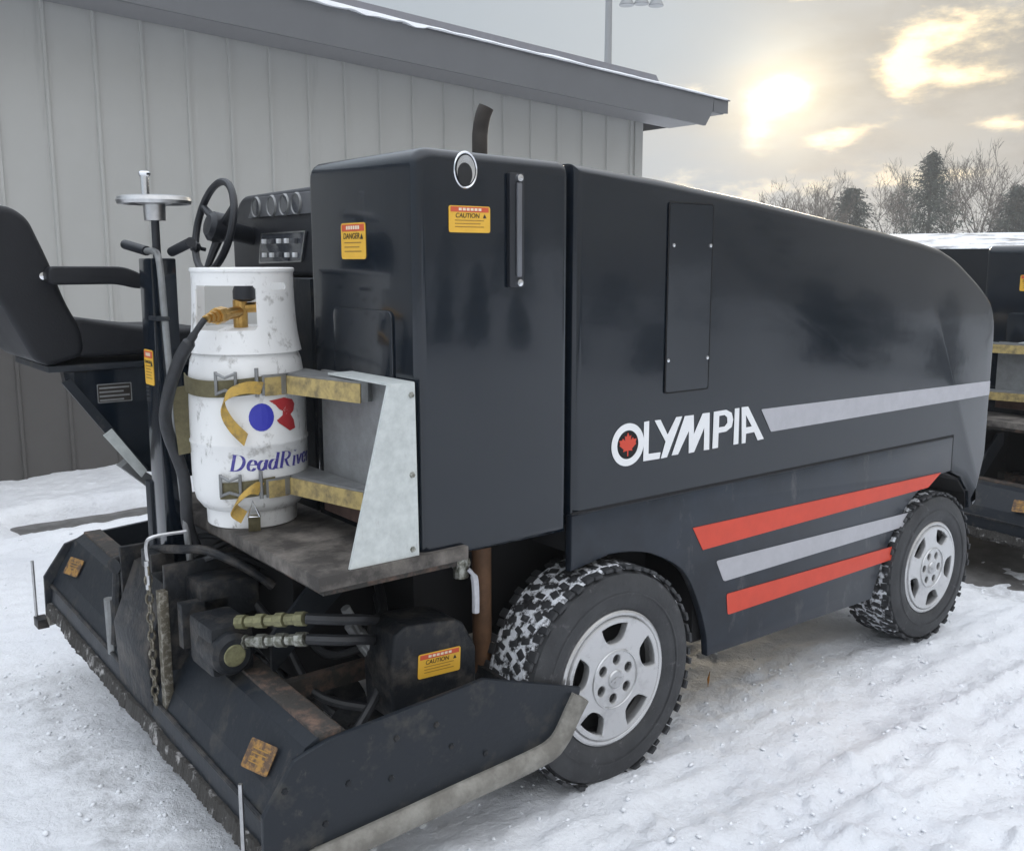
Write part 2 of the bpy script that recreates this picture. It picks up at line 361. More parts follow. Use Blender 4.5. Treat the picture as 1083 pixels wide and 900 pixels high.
WR = 0.378; WZ = 0.362
def make_wheel(root, full=True):
    # outer face at y = 0, axle along +y, centre at the origin
    w = bpy.data.objects.new('wheel', None); C.objects.link(w); w.parent = root; w.empty_display_size = 0.1
    Wd = 0.245; ro = WR - 0.012
    b = MB()
    b.lathe([(.222, .030), (.236, .010), (.262, .002), (.300, .000), (.332, .004), (.352, .012), (ro - .010, .022), (ro, .036), (ro + .002, Wd / 2),
             (ro, Wd - .036), (ro - .010, Wd - .022), (.330, Wd - .002), (.26, Wd), (.222, Wd - .03)], axis='Y', n=72)
    b.lathe([(.285, -.0012), (.289, -.0025), (.293, -.0012)], axis='Y', n=72)
    rnd = random.Random(3); n = 54
    for i in range(n):
        for row, (y, sy, sx, hh) in enumerate(((.031, .034, .029, .004), (.074, .034, .022, .006), (.122, .034, .020, .006), (.170, .034, .022, .006), (.214, .034, .029, .004))):
            a = 2 * PI * (i + (.5 if row % 2 else 0)) / n
            if row in (0, 4): a += (.25 if i % 2 else 0) * 2 * PI / n
            ww = sx * rnd.uniform(.75, 1.2)
            if row == 0 and i % 2: y -= .008
            if row == 4 and i % 2: y += .008
            rot = Matrix.Rotation(-a + PI / 2, 4, 'Y') @ Matrix.Rotation(rnd.uniform(-.6, .6) if row in (1, 2, 3) else rnd.uniform(-.12, .12), 4, 'Z')
            b.box((math.cos(a) * (ro + .004), y, math.sin(a) * (ro + .004)), (ww, sy, hh + .008), 0.003, rot)
    b.build('tyre', M['rubber'], w, ang=40, root=w)
    s = MB()
    s.lathe([(ro - .004, .026), (ro + .0075, .040), (ro + .0085, Wd / 2), (ro + .0075, Wd - .040), (ro - .004, Wd - .026)], axis='Y', n=90)
    s.build('packed_snow', M['tread_snow'], w, root=w)
    # rim: lip, disc with five windows, barrel
    rb = MB()
    rb.lathe([(.196, .10), (.200, .030), (.206, .018), (.214, .010), (.222, .008), (.229, .012), (.231, .020), (.226, .028)], axis='Y', n=72)
    loops = [[(.203 * math.cos(2 * PI * i / 64), .203 * math.sin(2 * PI * i / 64)) for i in range(64)]]
    for k in range(5):
        a0 = PI / 2 + .02 + 2 * PI * k / 5; h1 = .335
        ring = [(r_ * math.cos(a_), r_ * math.sin(a_)) for r_, a_ in [(.193, a0 - h1 + 2 * h1 * t / 8) for t in range(9)] + [(.160, a0 + .335), (.134, a0 + .29), (.122, a0 + .15), (.120, a0), (.122, a0 - .15), (.134, a0 - .29), (.160, a0 - .335)]]
        loops.append(roundp(ring, .014, 3))
    for k in range(6):
        a0 = PI / 2 - .1 + 2 * PI * k / 6
        loops.append([(.066 * math.cos(a0) + .0215 * math.cos(t * PI / 8), .066 * math.sin(a0) + .0215 * math.sin(t * PI / 8)) for t in range(16)])
    v, f = curve_mesh(loops, .010, .005)
    def dish(p):
        x, z, d = p; r = math.hypot(x, z)
        return (x, .020 + d, z)
    rb.add([dish(p) for p in v], f)
    rb.lathe([(.102, .0045), (.100, .0005), (.097, -.0005), (.095, .0045)], axis='Y', n=48)
    rb.build('rim', M['rim'], w, ang=28, root=w)
    k = MB(); k.lathe([(0, .075), (.19, .075), (.197, .06)], axis='Y', n=40)
    k.lathe([(0, .035), (.10, .035), (.11, .074)], axis='Y', n=30)
    k.build('wheel_recess', M['rim_dark'], w, root=w)
    for k in range(6):  # dark discs set into the lug holes as painted shade
        a0 = PI / 2 - .1 + 2 * PI * k / 6
        MB().lathe([(0, .0165), (.013, .017), (.0165, .020), (.0165, .034)], (.066 * math.cos(a0), 0, .066 * math.sin(a0)), 'Y', 6).build('lug_hole_shade', M['rim_dark'], w, root=w)
    # centre cap with a raised bow-shaped emblem
    cap = MB(); cap.lathe([(0, -.0015), (.028, -.001), (.031, .003), (.031, .006)], axis='Y', n=36)
    em = [(-.022, .003), (-.009, .003), (-.006, .009), (.009, .009), (.007, .003), (.022, .003), (.020, -.004), (.008, -.004), (.005, -.010), (-.009, -.010), (-.007, -.004), (-.024, -.004)]
    v, f = curve_mesh([em], .0012); cap.add([(x, -.0028 + d, z) for x, z, d in v], f)
    cap.build('centre_cap', M['alu'], w, root=w)
    return w

def copy_tree(o, parent, loc, rz):
    c = o.copy(); C.objects.link(c); c.parent = parent; c.location = loc; c.rotation_euler = (0, 0, rz)
    for ch in o.children:
        d = ch.copy(); C.objects.link(d); d.parent = c
    return c

def cond_z(y): return 0.085 * (y - 2.19) / 2.12

def make_machine(root, full=True):
    o = root
    # --- rear tank body
    p = roundp([(1.468, .873), (2.018, .873), (2.018, 2.006), (1.468, 2.018)], [0, 0, .045, .06], 6)
    MB().prism(p, Y0, 2.90, r=.030, n=5).build('rear_body', M['paint'], o)
    MB().prism([(1.47, 1.66), (2.015, 1.66), (2.015, 1.00), (1.60, 1.00), (1.60, .90), (1.47, .90)], 2.902, 3.10).build('inner_body', M['steel_black'], o)
    # panel standing in for a rectangular reflection on the rear face, very slightly proud
    MB().prism(rect(2.40, 1.06, 2.74, 1.58, .03), 1.4605, 1.470, axis='X', r=.003, n=2).build('rear_reflection', M['paint'], o)
    # --- bonnet
    NOSE = [(q.x, q.y) for q in spline([(4.16, 1.766, 0), (4.29, 1.722, 0), (4.42, 1.660, 0), (4.55, 1.590, 0), (4.635, 1.525, 0), (4.678, 1.445, 0), (4.690, 1.36, 0)], 4)]
    hood = [(2.034, .890), (2.034, 2.004), (2.40, 1.976), (2.88, 1.928), (3.34, 1.874), (3.66, 1.838), (4.00, 1.793), *NOSE, (4.690, 1.300), (4.690, .80), (4.655, .69), (4.605, .555), (4.585, .55), (4.572, .635), (4.49, .715), (4.362, .765), (4.330, .80), (4.330, .890)]
    MB().prism(hood, Y0, Y1, r=.034, n=5).build('bonnet', M['paint'], o)
    skirt = [(2.030, .926), (4.354, .922), (4.354, .766), (4.232, .759), (4.117, .723), (3.99, .65), (3.90, .55), (3.82, .42), (3.76, .280), (2.70, .292), (2.685, .39), (2.63, .53), (2.55, .65), (2.41, .73), (2.30, .76), (2.2, .77), (2.030, .745)]
    skirt = skirt[:3] + [tuple(q)[:2] for q in spline([(a, b, 0) for a, b in skirt[3:9]], 4)] + [tuple(q)[:2] for q in spline([(a, b, 0) for a, b in skirt[9:-1]], 4)] + skirt[-1:]
    MB().prism(skirt, Y0 - .004, Y0 + .028, r=.006, n=2).build('side_skirt', M['paint2'], o)
    MB().prism(skirt, Y1 - .028, Y1 + .004, r=.006, n=2).build('side_skirt', M['paint2'], o)
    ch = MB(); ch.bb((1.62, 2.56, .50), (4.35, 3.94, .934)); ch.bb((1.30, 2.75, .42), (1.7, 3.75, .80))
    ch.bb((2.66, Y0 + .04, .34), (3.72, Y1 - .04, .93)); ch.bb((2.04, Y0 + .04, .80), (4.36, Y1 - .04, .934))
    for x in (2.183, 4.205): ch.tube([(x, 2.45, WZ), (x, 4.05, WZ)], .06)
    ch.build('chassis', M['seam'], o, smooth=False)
    flat(o, 'panel_seam', M['seam'], [[(2.032, .928), (4.352, .924), (4.352, .768), (4.361, .768), (4.361, .933), (2.032, .937)]], frame((0, Y0 - .0012, 0), XF, ZU), .0009)
    lin = [(4.578, .552), (4.566, .634), (4.485, .708), (4.355, .756), (4.2, .752)]
    MB().prism(lin + [(a - .006, b - .008) for a, b in lin[::-1]], Y0 + .03, Y1 - .03).build('arch_shade', M['seam'], o, smooth=False)  # near-black sheet that paints the underside of the front arch as shaded
    # access door on the bonnet flank: seam, panel and four screws
    ad = flat(o, 'access_door', M['paint'], [rect(2.4415, 1.284, 2.650, 1.90, .010)], frame((0, Y0 - .003, 0), XF, ZU), .003)
    flat(ad, 'door_seam', M['seam'], [rect(2.437, 1.279, 2.6555, 1.905, .012), rect(2.4405, 1.2825, 2.652, 1.9015, .011)], frame((0, Y0 - .0045, 0), XF, ZU), .0012)
    for x, z in ((2.461, 1.767), (2.642, 1.767), (2.448, 1.391), (2.643, 1.389)): MB().lathe([(0, -.003), (.006, -.002), (.007, .003)], (x, Y0 - .007, z), 'Y', 12).build('screw', M['chrome'], ad)
    # decals
    def decal(name, m, poly, d=.0022): return flat(o, name, m, [poly], frame((0, Y0 - d, 0), XF, ZU), .0007)
    decal('red_stripe', M['red'], [(2.597, .793), (2.653, .703), (4.16, .716), (4.235, .755), (4.262, .770)], .0058)
    decal('grey_stripe', M['grey_stripe'], roundp([(2.728, .648), (2.774, .562), (3.985, .566), (4.02, .624)], .012), .0058)
    decal('red_stripe', M['red'], roundp([(2.793, .510), (2.803, .428), (3.915, .432), (3.945, .490)], .010), .0058)
    decal('grey_stripe', M['grey_stripe'], roundp([(2.955, 1.180), (3.018, 1.090), (4.66, 1.092), (4.66, 1.158)], .006))
    if full:
        logo = LOGO()
        lv = MB()
        for loops in logo:
            v, f = curve_mesh(loops, .0007); lv.add([(x, Y0 - .0024 + d, z) for x, z, d in v], f)
        lv.build('lettering', M['white'], o, smooth=False)
        em = flat(o, 'emblem', M['seam'], [[(2.2725 + .047 * math.cos(t * PI / 24), 1.1265 + .047 * math.sin(t * PI / 24)) for t in range(48)]], frame((0, Y0 - .0016, 0), XF, ZU), .0005)
        flat(em, 'maple_leaf', M['red'], [leafpoly(2.2725, 1.1265, .040)], frame((0, Y0 - .0026, 0), XF, ZU), .0005)
    # filler / breather chrome port
    pt = MB(); pt.lathe([(.031, .03), (.0345, -.001), (.0375, -.003), (.0395, 0), (.0395, .003)], axis='Y', n=32)
    pt.map(lambda v: (v[0] + 1.632, v[1] + Y0 - .001, v[2] * 1.28 + 1.962)); pp = pt.build('filler_ring', M['chrome'], o)
    pb = MB(); pb.lathe([(0, -.0012), (.012, -.0015), (.031, -.003)], axis='Y', n=28); pb.map(lambda v: (v[0] + 1.632, v[1] + Y0, v[2] * 1.28 + 1.962)); pb.build('filler_bowl', M['chrome'], pp)
    pb = MB(); pb.lathe([(0, -.0050), (.0235, -.0048), (.0245, -.0030)], axis='Y', n=24); pb.map(lambda v: (v[0] + 1.629, v[1] + Y0, v[2] * 1.28 + 1.950)); pb.build('filler_opening', M['rim_dark'], pp)
    # sight gauge
    sg = MB().prism(rect(1.776, 1.642, 1.829, 1.962, .006), Y0 - .014, Y0 + .002, r=.003, n=2).build('sight_gauge', M['plastic'], o)
    MB().prism(rect(1.797, 1.672, 1.815, 1.935, .004), Y0 - .022, Y0 - .014, r=.003, n=2).build('sight_tube', M['panelgrey'], sg)
    for z in (1.655, 1.948): MB().lathe([(0, -.026), (.010, -.025), (.012, -.012)], (1.806, Y0, z), 'Y', 16).build('gauge_cap', M['chrome'], sg)
    sticker(o, (1.644, Y0 - .002, 1.830), XF, ZU, .140, .072, 'CAUTION')
    sticker(o, (1.466, 2.612, 1.774), (0, -1, 0), ZU, .148, .102, 'DANGER') if False else sticker(o, (1.4665, 2.612, 1.774), (0, -1, 0), ZU, .142, .100 if False else .104, 'DANGER')
    # exhaust stack behind
    ex = MB().tube(spline([(2.655, 3.6, 1.85), (2.655, 3.6, 2.20), (2.658, 3.6, 2.27), (2.664, 3.59, 2.33), (2.676, 3.58, 2.37)], 5), .034, 14).build('exhaust_stack', M['exhaust'], o)
    # --- deck
    dk = MB().bb((1.142, Y0 - .02, .868), (1.62, 3.42, .908), .004); dk.build('deck', M['deck'], o)
    db = MB().bb((1.17, Y0 + .01, .845), (1.60, 3.40, .867)); db.build('deck_frame', M['rusty'], o)
    MB().prism([(1.238, .909), (1.456, .909), (1.450, 1.394), (1.368, 1.394)], Y0 - .012, Y0 - .002).build('gusset_plate', M['galv'], o, smooth=False)
    for x, z in ((1.435, .93), (1.437, 1.14), (1.438, 1.36)): MB().lathe([(0, -.007), (.007, -.006), (.009, 0)], (x, Y0 - .012, z), 'Y', 6).build('bolt', M['crimp'], o)
    MB().bb((1.425, Y0, 1.03), (1.440, 2.76, 1.388)).build('bracket_back', M['galv_dull'], o)
    MB().bb((1.375, Y0, 1.388), (1.455, 2.62, 1.394)).build('bracket_lip', M['galv'], o)
    MB().bb((1.418, Y0 + .01, .95), (1.4245, 2.75, 1.04)).build('brown_board', M['redflap'], o)
    # --- clamp arms that hold the gas bottle
    tx, ty, tr = 1.262, 2.940, 0.178
    for z0, z1 in ((1.322, 1.385), (1.012, 1.072)):
        zc = (z0 + z1) / 2
        ring = [(tx + (tr + .004) * math.cos(R(a)), ty + (tr + .004) * math.sin(R(a)), zc) for a in range(-100, -54, 4)]
        arm = ring[:8] + [(1.384, 2.475, zc), (1.392, 2.452, zc), (1.405, 2.448, zc), (1.424, 2.46, zc)]
        tp = MB(); poly = [(q[0], q[1]) for q in ring[:8]] + [(1.384, 2.48), (1.396, 2.455), (1.424, 2.47), (1.424, 2.86), (1.40, 2.87)]
        tp.prism(poly, z1 - .004, z1 - .001, axis='Z'); tp.strip(arm, z1 - z0 - .004, (0, 0, 1), .005)
        ar = tp.build('clamp_arm', M['galv_dull'], o, smooth=False)
        tape = [tuple(Vector(q) - Vector((.006, .003, .004))) for q in arm[1:10]]; a0 = None
        MB().strip(tape, z1 - z0 - .008, (0, 0, 1), .003).build('reflective_tape', M['webbing'], ar)
    # --- conditioner (the sled), slightly lower at the near end
    cn = MB()
    prof = [(.945, .20), (.955, .30), (.985, .365), (1.06, .485), (1.10, .505), (1.105, .480), (1.08, .465), (1.005, .345), (.985, .28), (.985, .20)]
    ya, yb = 2.205, 4.30
    cn.prism(prof, ya, yb); cn.build('shroud', M['steel_black'], o, smooth=False).data.transform(Matrix.Identity(4))
    MB().bb((1.095, ya, .470), (1.165, yb, .512), .004).build('top_beam', M['rusty'], o)
    MB().bb((1.80, ya, .25), (1.85, yb, .42)).build('front_beam', M['steel_dirty'], o)
    bl = MB(); rnd = random.Random(5); nY = 420; vs = []
    for i in range(nY + 1):
        y = ya + (yb - ya) * i / nY; j = .008 * mnoise.noise((y * 4, 0, 3)) + .005 * mnoise.noise((y * 23, 2, 0)) + .004 * mnoise.noise((y * 61, 2, 4)) + rnd.uniform(-.0025, .0025)
        vs += [(.936 + j, y, .235 + j), (.926 + j, y, .19 + j), (.955 + j, y, .165 + j * .6), (.995, y, .175), (.99, y, .235)]
    bl.add(vs, [(i * 5 + k, i * 5 + (k + 1) % 5, (i + 1) * 5 + (k + 1) % 5, (i + 1) * 5 + k) for i in range(nY) for k in range(5)])
    bl.build('blade_edge', M['blade'], o)
    MB().tube([(.955, ya, .305), (.955, yb, .305)], .008, 8).build('fold_highlight', M['steel_dirty'], o)  # thin rod standing in for the highlight along the shroud's fold
    side = [(.928, .19), (.930, .345), (1.02, .470), (1.12, .497), (1.62, .527), (1.995, .398), (1.985, .36), (1.90, .285), (1.80, .245), (1.07, .215)]
    MB().prism(side, 2.185, 2.203, r=.003, n=2).build('side_plate', M['steel_black'], o)
    MB().prism(side, 4.302, 4.320, r=.003, n=2).build('side_plate', M['steel_black'], o)
    if full:
        for x, z in ((.99, .40), (1.17, .36), (1.30, .33), (1.50, .36), (1.32, .44), (1.10, .27), (1.45, .44), (1.62, .30)): MB().lathe([(0, -.006), (.008, -.005), (.010, 0)], (x, 2.185, z), 'Y', 6).build('bolt', M['steel_dirty'], o)
    for y, nm in ((2.182, 0), (4.318, 1)):
        rp = [Vector(q) for q in ((.935, y, .165), (1.1, y, .18), (1.5, y, .205), (1.82, y, .225), (1.90, y, .255), (1.955, y, .33), (1.985, y - .004, .375))]
        MB().tube(spline(rp, 5), .036, 12).map(lambda v: (v[0], y + (v[1] - y) * .75, v[2])).build('rubber_skid', M['skid'], o)
    # guide rods at the back corners of the sled
    for y in (2.27, 4.40):
        z0 = .14 if y < 3 else .21
        MB().tube([(.91, y, z0), (.91, y, z0 + .27)], .0065, 8).build('guide_rod', M['alu'], o)
        MB().bb((.905, min(y, 2.27), z0 - .01), (.95, max(y, 4.27) if y > 3 else y + .03, z0 + .03)) if False else MB().bb((.90, y - .06 if y > 3 else y - .02, z0 - .012), (.945, y + .012, z0 + .028), .003).build('rod_bracket', M['steel_dirty'], o)
    # centre works of the sled
    cb = MB()
    cb.bb((.985, 2.98, .42), (1.20, 3.00, .76), .003); cb.bb((.985, 3.42, .40), (1.16, 3.44, .70), .003)
    cb.prism([(.95, .24), (.94, .46), (1.02, .66), (1.16, .70), (1.18, .50), (1.0, .26)], 3.06, 3.40, r=.012, n=2)
    cb.bb((1.05, 2.86, .60), (1.24, 3.04, .72), .012)
    cb.tube([(1.10, 2.9, .55), (1.10, 3.7, .57)], .045, 14)
    cb.tube([(.99, 3.47, .60), (.97, 3.48, .34)], .020, 10); cb.tube([(1.05, 3.50, .63), (.97, 3.45, .63)], .028, 12)
    cb.build('lift_housing', M['steel_dirty'], o)
    sc = MB().tube([(.962, 3.50, .30), (.960, 3.50, .50)], .018, 10).build('adjuster', M['galv_dull'], o)
    MB().bb((.958, 2.955, .27), (.985, 2.99, .72), .003).build('chain_channel', M['chain'], o)
    cl = MB()
    for k in range(15):
        z = .36 + k * .03; t = [(.945 + .010 * math.cos(a) * (k % 2), 3.01 + .010 * math.cos(a) * ((k + 1) % 2), z + .018 * math.sin(a)) for a in [2 * PI * q / 10 for q in range(11)]]
        cl.tube(t, .0042, 5, False)
    cl.build('lift_chain', M['chain'], o)
    hk = MB().tube(spline([(.948, 3.01, .80), (.945, 3.01, .86), (.965, 3.00, .885), (1.06, 2.98, .89)], 5), .006, 6); hk.tube([(.945, 3.01, .72), (.945, 3.01, .81)], .009, 8); hk.build('chain_hook', M['alu'], o)
    # hydraulic motor with hoses
    mo = MB().bb((1.0, 2.66, .53), (1.13, 2.84, .68), .018)
    mo.lathe([(0, -.03), (.048, -.028), (.062, -.015), (.066, .02), (.066, .1)], (1.055, 2.655, .60), 'Y', 26)
    mo.bb((.99, 2.86, .56), (1.14, 2.90, .70), .004); mm = mo.build('hydraulic_motor', M['steel_dirty'], o)
    MB().lathe([(0, -.004), (.030, -.003), (.034, 0)], (1.055, 2.627, .60), 'Y', 24).build('motor_cap', M['crimp_olive'], mm)
    for z, mk in ((.705, 'crimp_olive'), (.645, 'crimp')):
        f1 = MB(); a = Vector((1.08, 2.66, z - .02)); b = Vector((1.19, 2.44, z + .03))
        for k in range(7):
            q0 = a.lerp(b, k / 7 + .01); q1 = a.lerp(b, (k + 1) / 7 - .01); f1.tube([q0, q1], .016 if k % 2 else .021, 8)
        f1.build('hose_fitting', M[mk], o)
        MB().tube(spline([b, (1.30, 2.38, z + .02), (1.50, 2.55, z - .06), (1.62, 2.8, z)], 6), .016, 8).build('hydraulic_hose', M['hose'], o)
    for q in ([(1.2, 2.9, .70), (1.28, 2.8, .55), (1.3, 2.62, .42), (1.42, 2.5, .38)], [(1.25, 3.1, .75), (1.32, 2.9, .66), (1.38, 2.7, .5), (1.55, 2.6, .55)],
              [(1.15, 3.2, .72), (1.26, 3.1, .8), (1.4, 3.0, .78), (1.5, 2.9, .7)], [(1.3, 2.40, .36), (1.42, 2.44, .47), (1.5, 2.6, .50), (1.6, 2.75, .6)]):
        MB().tube(spline(q, 6), .014, 8).build('hydraulic_hose', M['hose'], o)
    for q in ([(1.06, 3.05, .74), (1.16, 2.96, .80), (1.30, 2.95, .74), (1.46, 2.9, .60)], [(1.10, 3.3, .70), (1.14, 3.2, .80), (1.22, 3.05, .83), (1.34, 2.9, .80)], [(1.22, 2.52, .30), (1.30, 2.7, .34), (1.32, 2.95, .40), (1.26, 3.1, .52)], [(1.02, 3.6, .56), (1.12, 3.7, .62), (1.26, 3.7, .60), (1.4, 3.6, .66)]):
        MB().tube(spline(q, 6), .0105, 8).build('hydraulic_hose', M['hose'], o)
    cb2 = MB().bb((1.20, 2.36, .36), (1.26, 3.95, .41), .004); cb2.bb((1.52, 2.36, .42), (1.58, 3.95, .47), .004); cb2.bb((1.20, 2.62, .40), (1.56, 2.65, .46), .003); cb2.build('cross_member', M['rusty'], o)
    MB().prism([(1.2, .48), (1.2, .60), (1.38, .78), (1.46, .78), (1.46, .70)], 2.70, 2.715).build('lift_arm', M['steel_black'], o, smooth=False)
    for y in (2.58, 2.92): MB().lathe([(0, -.012), (.018, -.010), (.020, 0), (.020, .01)], (1.13, y, .512), 'Z', 6).map(lambda v: (v[0], v[1], 2 * .512 - v[2])).build('bolt', M['rusty'], o)
    pump = MB(); pump.lathe([(0, 0), (.05, .0), (.085, .03), (.09, .09), (.06, .16), (0, .16)], (1.24, 2.98, .70), 'Y', 20); pump.build('auger_gearbox', M['steel_dirty'], o)
    au = MB(); pts = []
    for k in range(170):
        a = k * .32; y = 2.23 + k * .0122
        pts.append(((1.42, y, .30), (1.42 + .11 * math.cos(a), y, .30 + .11 * math.sin(a))))
    au.add([q for p_ in pts for q in p_], [(2 * i, 2 * i + 1, 2 * i + 3, 2 * i + 2) for i in range(len(pts) - 1)]); au.tube([(1.42, 2.21, .30), (1.42, 4.29, .30)], .03, 10)
    au.build('auger', M['steel_dirty'], o)
    # guard box with label on the near side
    g = MB().prism(roundp([(1.405, .40), (1.70, .40), (1.70, .56), (1.655, .645), (1.63, .662), (1.45, .682), (1.415, .66), (1.400, .56)], .008), 2.335, 2.50, r=.012, n=3)
    gd = g.build('motor_guard', M['steel_dirty'], o)
    sticker(o, (1.562, 2.3325, .545), (1, 0, -.05), (.05, 0, 1), .150, .074, 'CAUTION')
    hf = MB()
    for d in (0, .035):
        hf.tube([(1.345 + d * .3, 2.50, .715 - d * 1.6), (1.40 + d * .3, 2.50, .61 - d * 1.2)], .015, 8); hf.tube([(1.39 + d * .3, 2.50, .63 - d * 1.2), (1.43 + d * .3, 2.47, .56 - d)], .019, 8)
    hf.build('hose_fitting', M['galv_dull'], o)
    # drain valve and brown pipe under the body
    vv = MB().tube([(1.725, 2.45, .88), (1.725, 2.45, .745)], .024, 10); vv.tube([(1.70, 2.45, .79), (1.75, 2.45, .79)], .018, 8); vv.build('drain_valve', M['crimp'], o)
    MB().tube(spline([(1.735, 2.425, .775), (1.75, 2.415, .75), (1.752, 2.41, .70), (1.752, 2.41, .635)], 4), [.007] * 4 + [.012] * 9, 8).build('valve_handle', M['white_handle'], o)
    MB().tube([(1.82, 2.47, .90), (1.82, 2.47, .585), (1.83, 2.48, .40)], .031, 14).build('drain_pipe', M['brownpipe'], o)
    return o

def P2(x, y):   # crop pixel of the word on the flank -> metres along and up the flank (measured once)
    return None

def LOGO():
    # glyph outlines of the word in metres on the flank: (x, z)
    def ell(cx, cz, rx, rz, n=48): return [(cx + rx * math.cos(2 * PI * i / n), cz + rz * math.sin(2 * PI * i / n)) for i in range(n)]
    return GLYPHS(ell)

def GLYPHS(ell):
    return [[ell(2.2725, 1.1265, .0735, .0705), ell(2.2725, 1.1265, .0485, .0475)]] + [[list(map(tuple, l)) for l in g] for g in LETTERS]
LETTERS = []
LETTERS = [[[(2.3456, 1.1943), (2.3688, 1.1951), (2.3689, 1.0845), (2.4268, 1.0832), (2.4222, 1.0618), (2.3454, 1.0626)]], [[(2.3949, 1.1943), (2.4229, 1.194), (2.4595, 1.1391), (2.4997, 1.1952), (2.5288, 1.1956), (2.4587, 1.0623), (2.4293, 1.0615), (2.4505, 1.1168)]], [[(2.482, 1.0658), (2.5426, 1.1949), (2.5871, 1.1944), (2.591, 1.1267), (2.6332, 1.1951), (2.6696, 1.1949), (2.673, 1.0636), (2.6451, 1.0643), (2.6441, 1.145), (2.5947, 1.0638), (2.5676, 1.0631), (2.5651, 1.1423), (2.513, 1.0652)]], [[(2.6917, 1.1954), (2.7574, 1.1965), (2.788, 1.1831), (2.7975, 1.1577), (2.7909, 1.1318), (2.7616, 1.1182), (2.7201, 1.1174), (2.7198, 1.0647), (2.6905, 1.0642)], [(2.7209, 1.1783), (2.7504, 1.1787), (2.7648, 1.1688), (2.7669, 1.1488), (2.7536, 1.1376), (2.721, 1.137)]], [[(2.8054, 1.1967), (2.8297, 1.1964), (2.831, 1.0658), (2.8046, 1.0655)]], [[(2.8428, 1.1979), (2.8788, 1.1973), (2.9765, 1.0679), (2.9414, 1.0663), (2.9192, 1.0994), (2.8723, 1.0984), (2.8712, 1.0646), (2.8506, 1.0643)], [(2.8682, 1.1675), (2.871, 1.1214), (2.9042, 1.1221)]]]

mroot = thing('ice_resurfacer', (2.9, 3.25, 0), 'black ice resurfacer with white and red side markings, open rear deck and lowered steel sled', 'ice resurfacer', 'ice resurfacers')
make_machine(mroot)
w0 = make_wheel(mroot)
def place_wheels(root, w0):
    L = root.location
    for i, (x, y, rz, ry) in enumerate(((2.183, 2.22, 0, 0), (4.205, 2.250, 0, .5), (2.183, 4.28, PI, .3), (4.205, 4.250, PI, .9))):
        loc = (x - mroot.location.x, y - mroot.location.y, WZ)
        if root is mroot and i == 0: w0.location = loc
        else:
            c = copy_tree(w0, root, loc, rz); c.rotation_euler = (0, ry, rz)
            if x > 4: c.scale = (.922, 1, .922); c.location.z = .340
place_wheels(mroot, w0)
# tilt of the sled: the near end hangs lower
SLED = ('shroud', 'top_beam', 'front_beam', 'cross_member', 'blade_edge', 'fold_highlight', 'side_plate', 'rubber_skid', 'lift_housing', 'adjuster')
for ch in mroot.children:
    if ch.type == 'MESH' and ch.name.split('.')[0] in SLED:
        for v in ch.data.vertices: v.co.z += cond_z(v.co.y + 3.25)

# ---- driver's place: only on the near machine
o = mroot
seat_y0, seat_y1 = 3.52, 4.02
st = MB().prism(roundp([(.565, 1.74), (.59, 1.86), (.68, 1.895), (.755, 1.886), (.800, 1.85), (.855, 1.71), (.895, 1.58), (.94, 1.49), (.945, 1.40), (.83, 1.372), (.785, 1.392), (.69, 1.60)], .05, 5), seat_y0, seat_y1, r=.022, n=5)
st.build('backrest', M['vinyl'], o, ang=60)
MB().prism(roundp([(.915, 1.392), (.915, 1.535), (1.00, 1.515), (1.20, 1.482), (1.40, 1.478), (1.42, 1.395)], .045, 5), seat_y0 + .012, seat_y1 - .012, r=.020, n=5).build('seat_cushion', M['vinyl'], o, ang=60)
ar = MB().prism(roundp([(.83, 1.700), (1.07, 1.698), (1.125, 1.675), (1.150, 1.640), (1.125, 1.622), (1.05, 1.640), (.83, 1.640)], [.028, .03, .03, .03, .02, .03, .028], 5), 3.455, 3.515, r=.008, n=3).build('armrest', M['vinyl'], o, ang=50)
MB().lathe([(0, -.008), (.012, -.006), (.014, .004)], (.828, 3.516, 1.668), 'Y', 14).build('pivot_bolt', M['chrome'], ar)
MB().prism([(.875, 1.348), (1.42, 1.348), (1.42, .93), (1.11, .98), (.882, 1.30)], 3.54, 3.585).build('seat_base', M['paint'], o, smooth=False)
MB().bb((1.28, 3.585, .93), (1.42, 4.05, 1.348)).build('seat_post', M['steel_black'], o, smooth=False)
MB().bb((.825, 3.53, 1.350), (1.40, 4.0, 1.372), .004).build('seat_rail', M['steel_black'], o)
MB().prism([(.865, 1.315), (.895, 1.325), (1.135, .985), (1.105, .970)], 3.530, 3.5395).build('seat_brace', M['steel_black'], o, smooth=False)
MB().prism([(.985, 1.125), (1.015, 1.145), (1.125, .985), (1.105, .962)], 3.522, 3.5295).build('brace_plate', M['galv'], o, smooth=False)
MB().prism([(1.06, .99), (1.09, 1.01), (1.24, .885), (1.20, .86)], 3.60, 3.66).build('seat_frame', M['galv_dull'], o, smooth=False)
pl = flat(o, 'data_plate', M['ink'], [rect(.978, 1.235, 1.094, 1.300, .004)], frame((0, 3.5385, 0), XF, ZU), .001)
pv = MB()
for k in range(4): pv.add([(.985, 3.5368, 1.283 - k * .014), (1.086 - .02 * (k % 2), 3.5368, 1.283 - k * .014), (1.086 - .02 * (k % 2), 3.5368, 1.289 - k * .014), (.985, 3.5368, 1.289 - k * .014)], [(0, 1, 2, 3)])
v, f = curve_mesh([rect(.978, 1.235, 1.094, 1.300, .004), rect(.981, 1.238, 1.091, 1.297, .004)], .0003); pv.add([(x, 3.5368 + d, z) for x, z, d in v], f)
pv.build('plate_print', M['galv_dull'], pl, smooth=False)
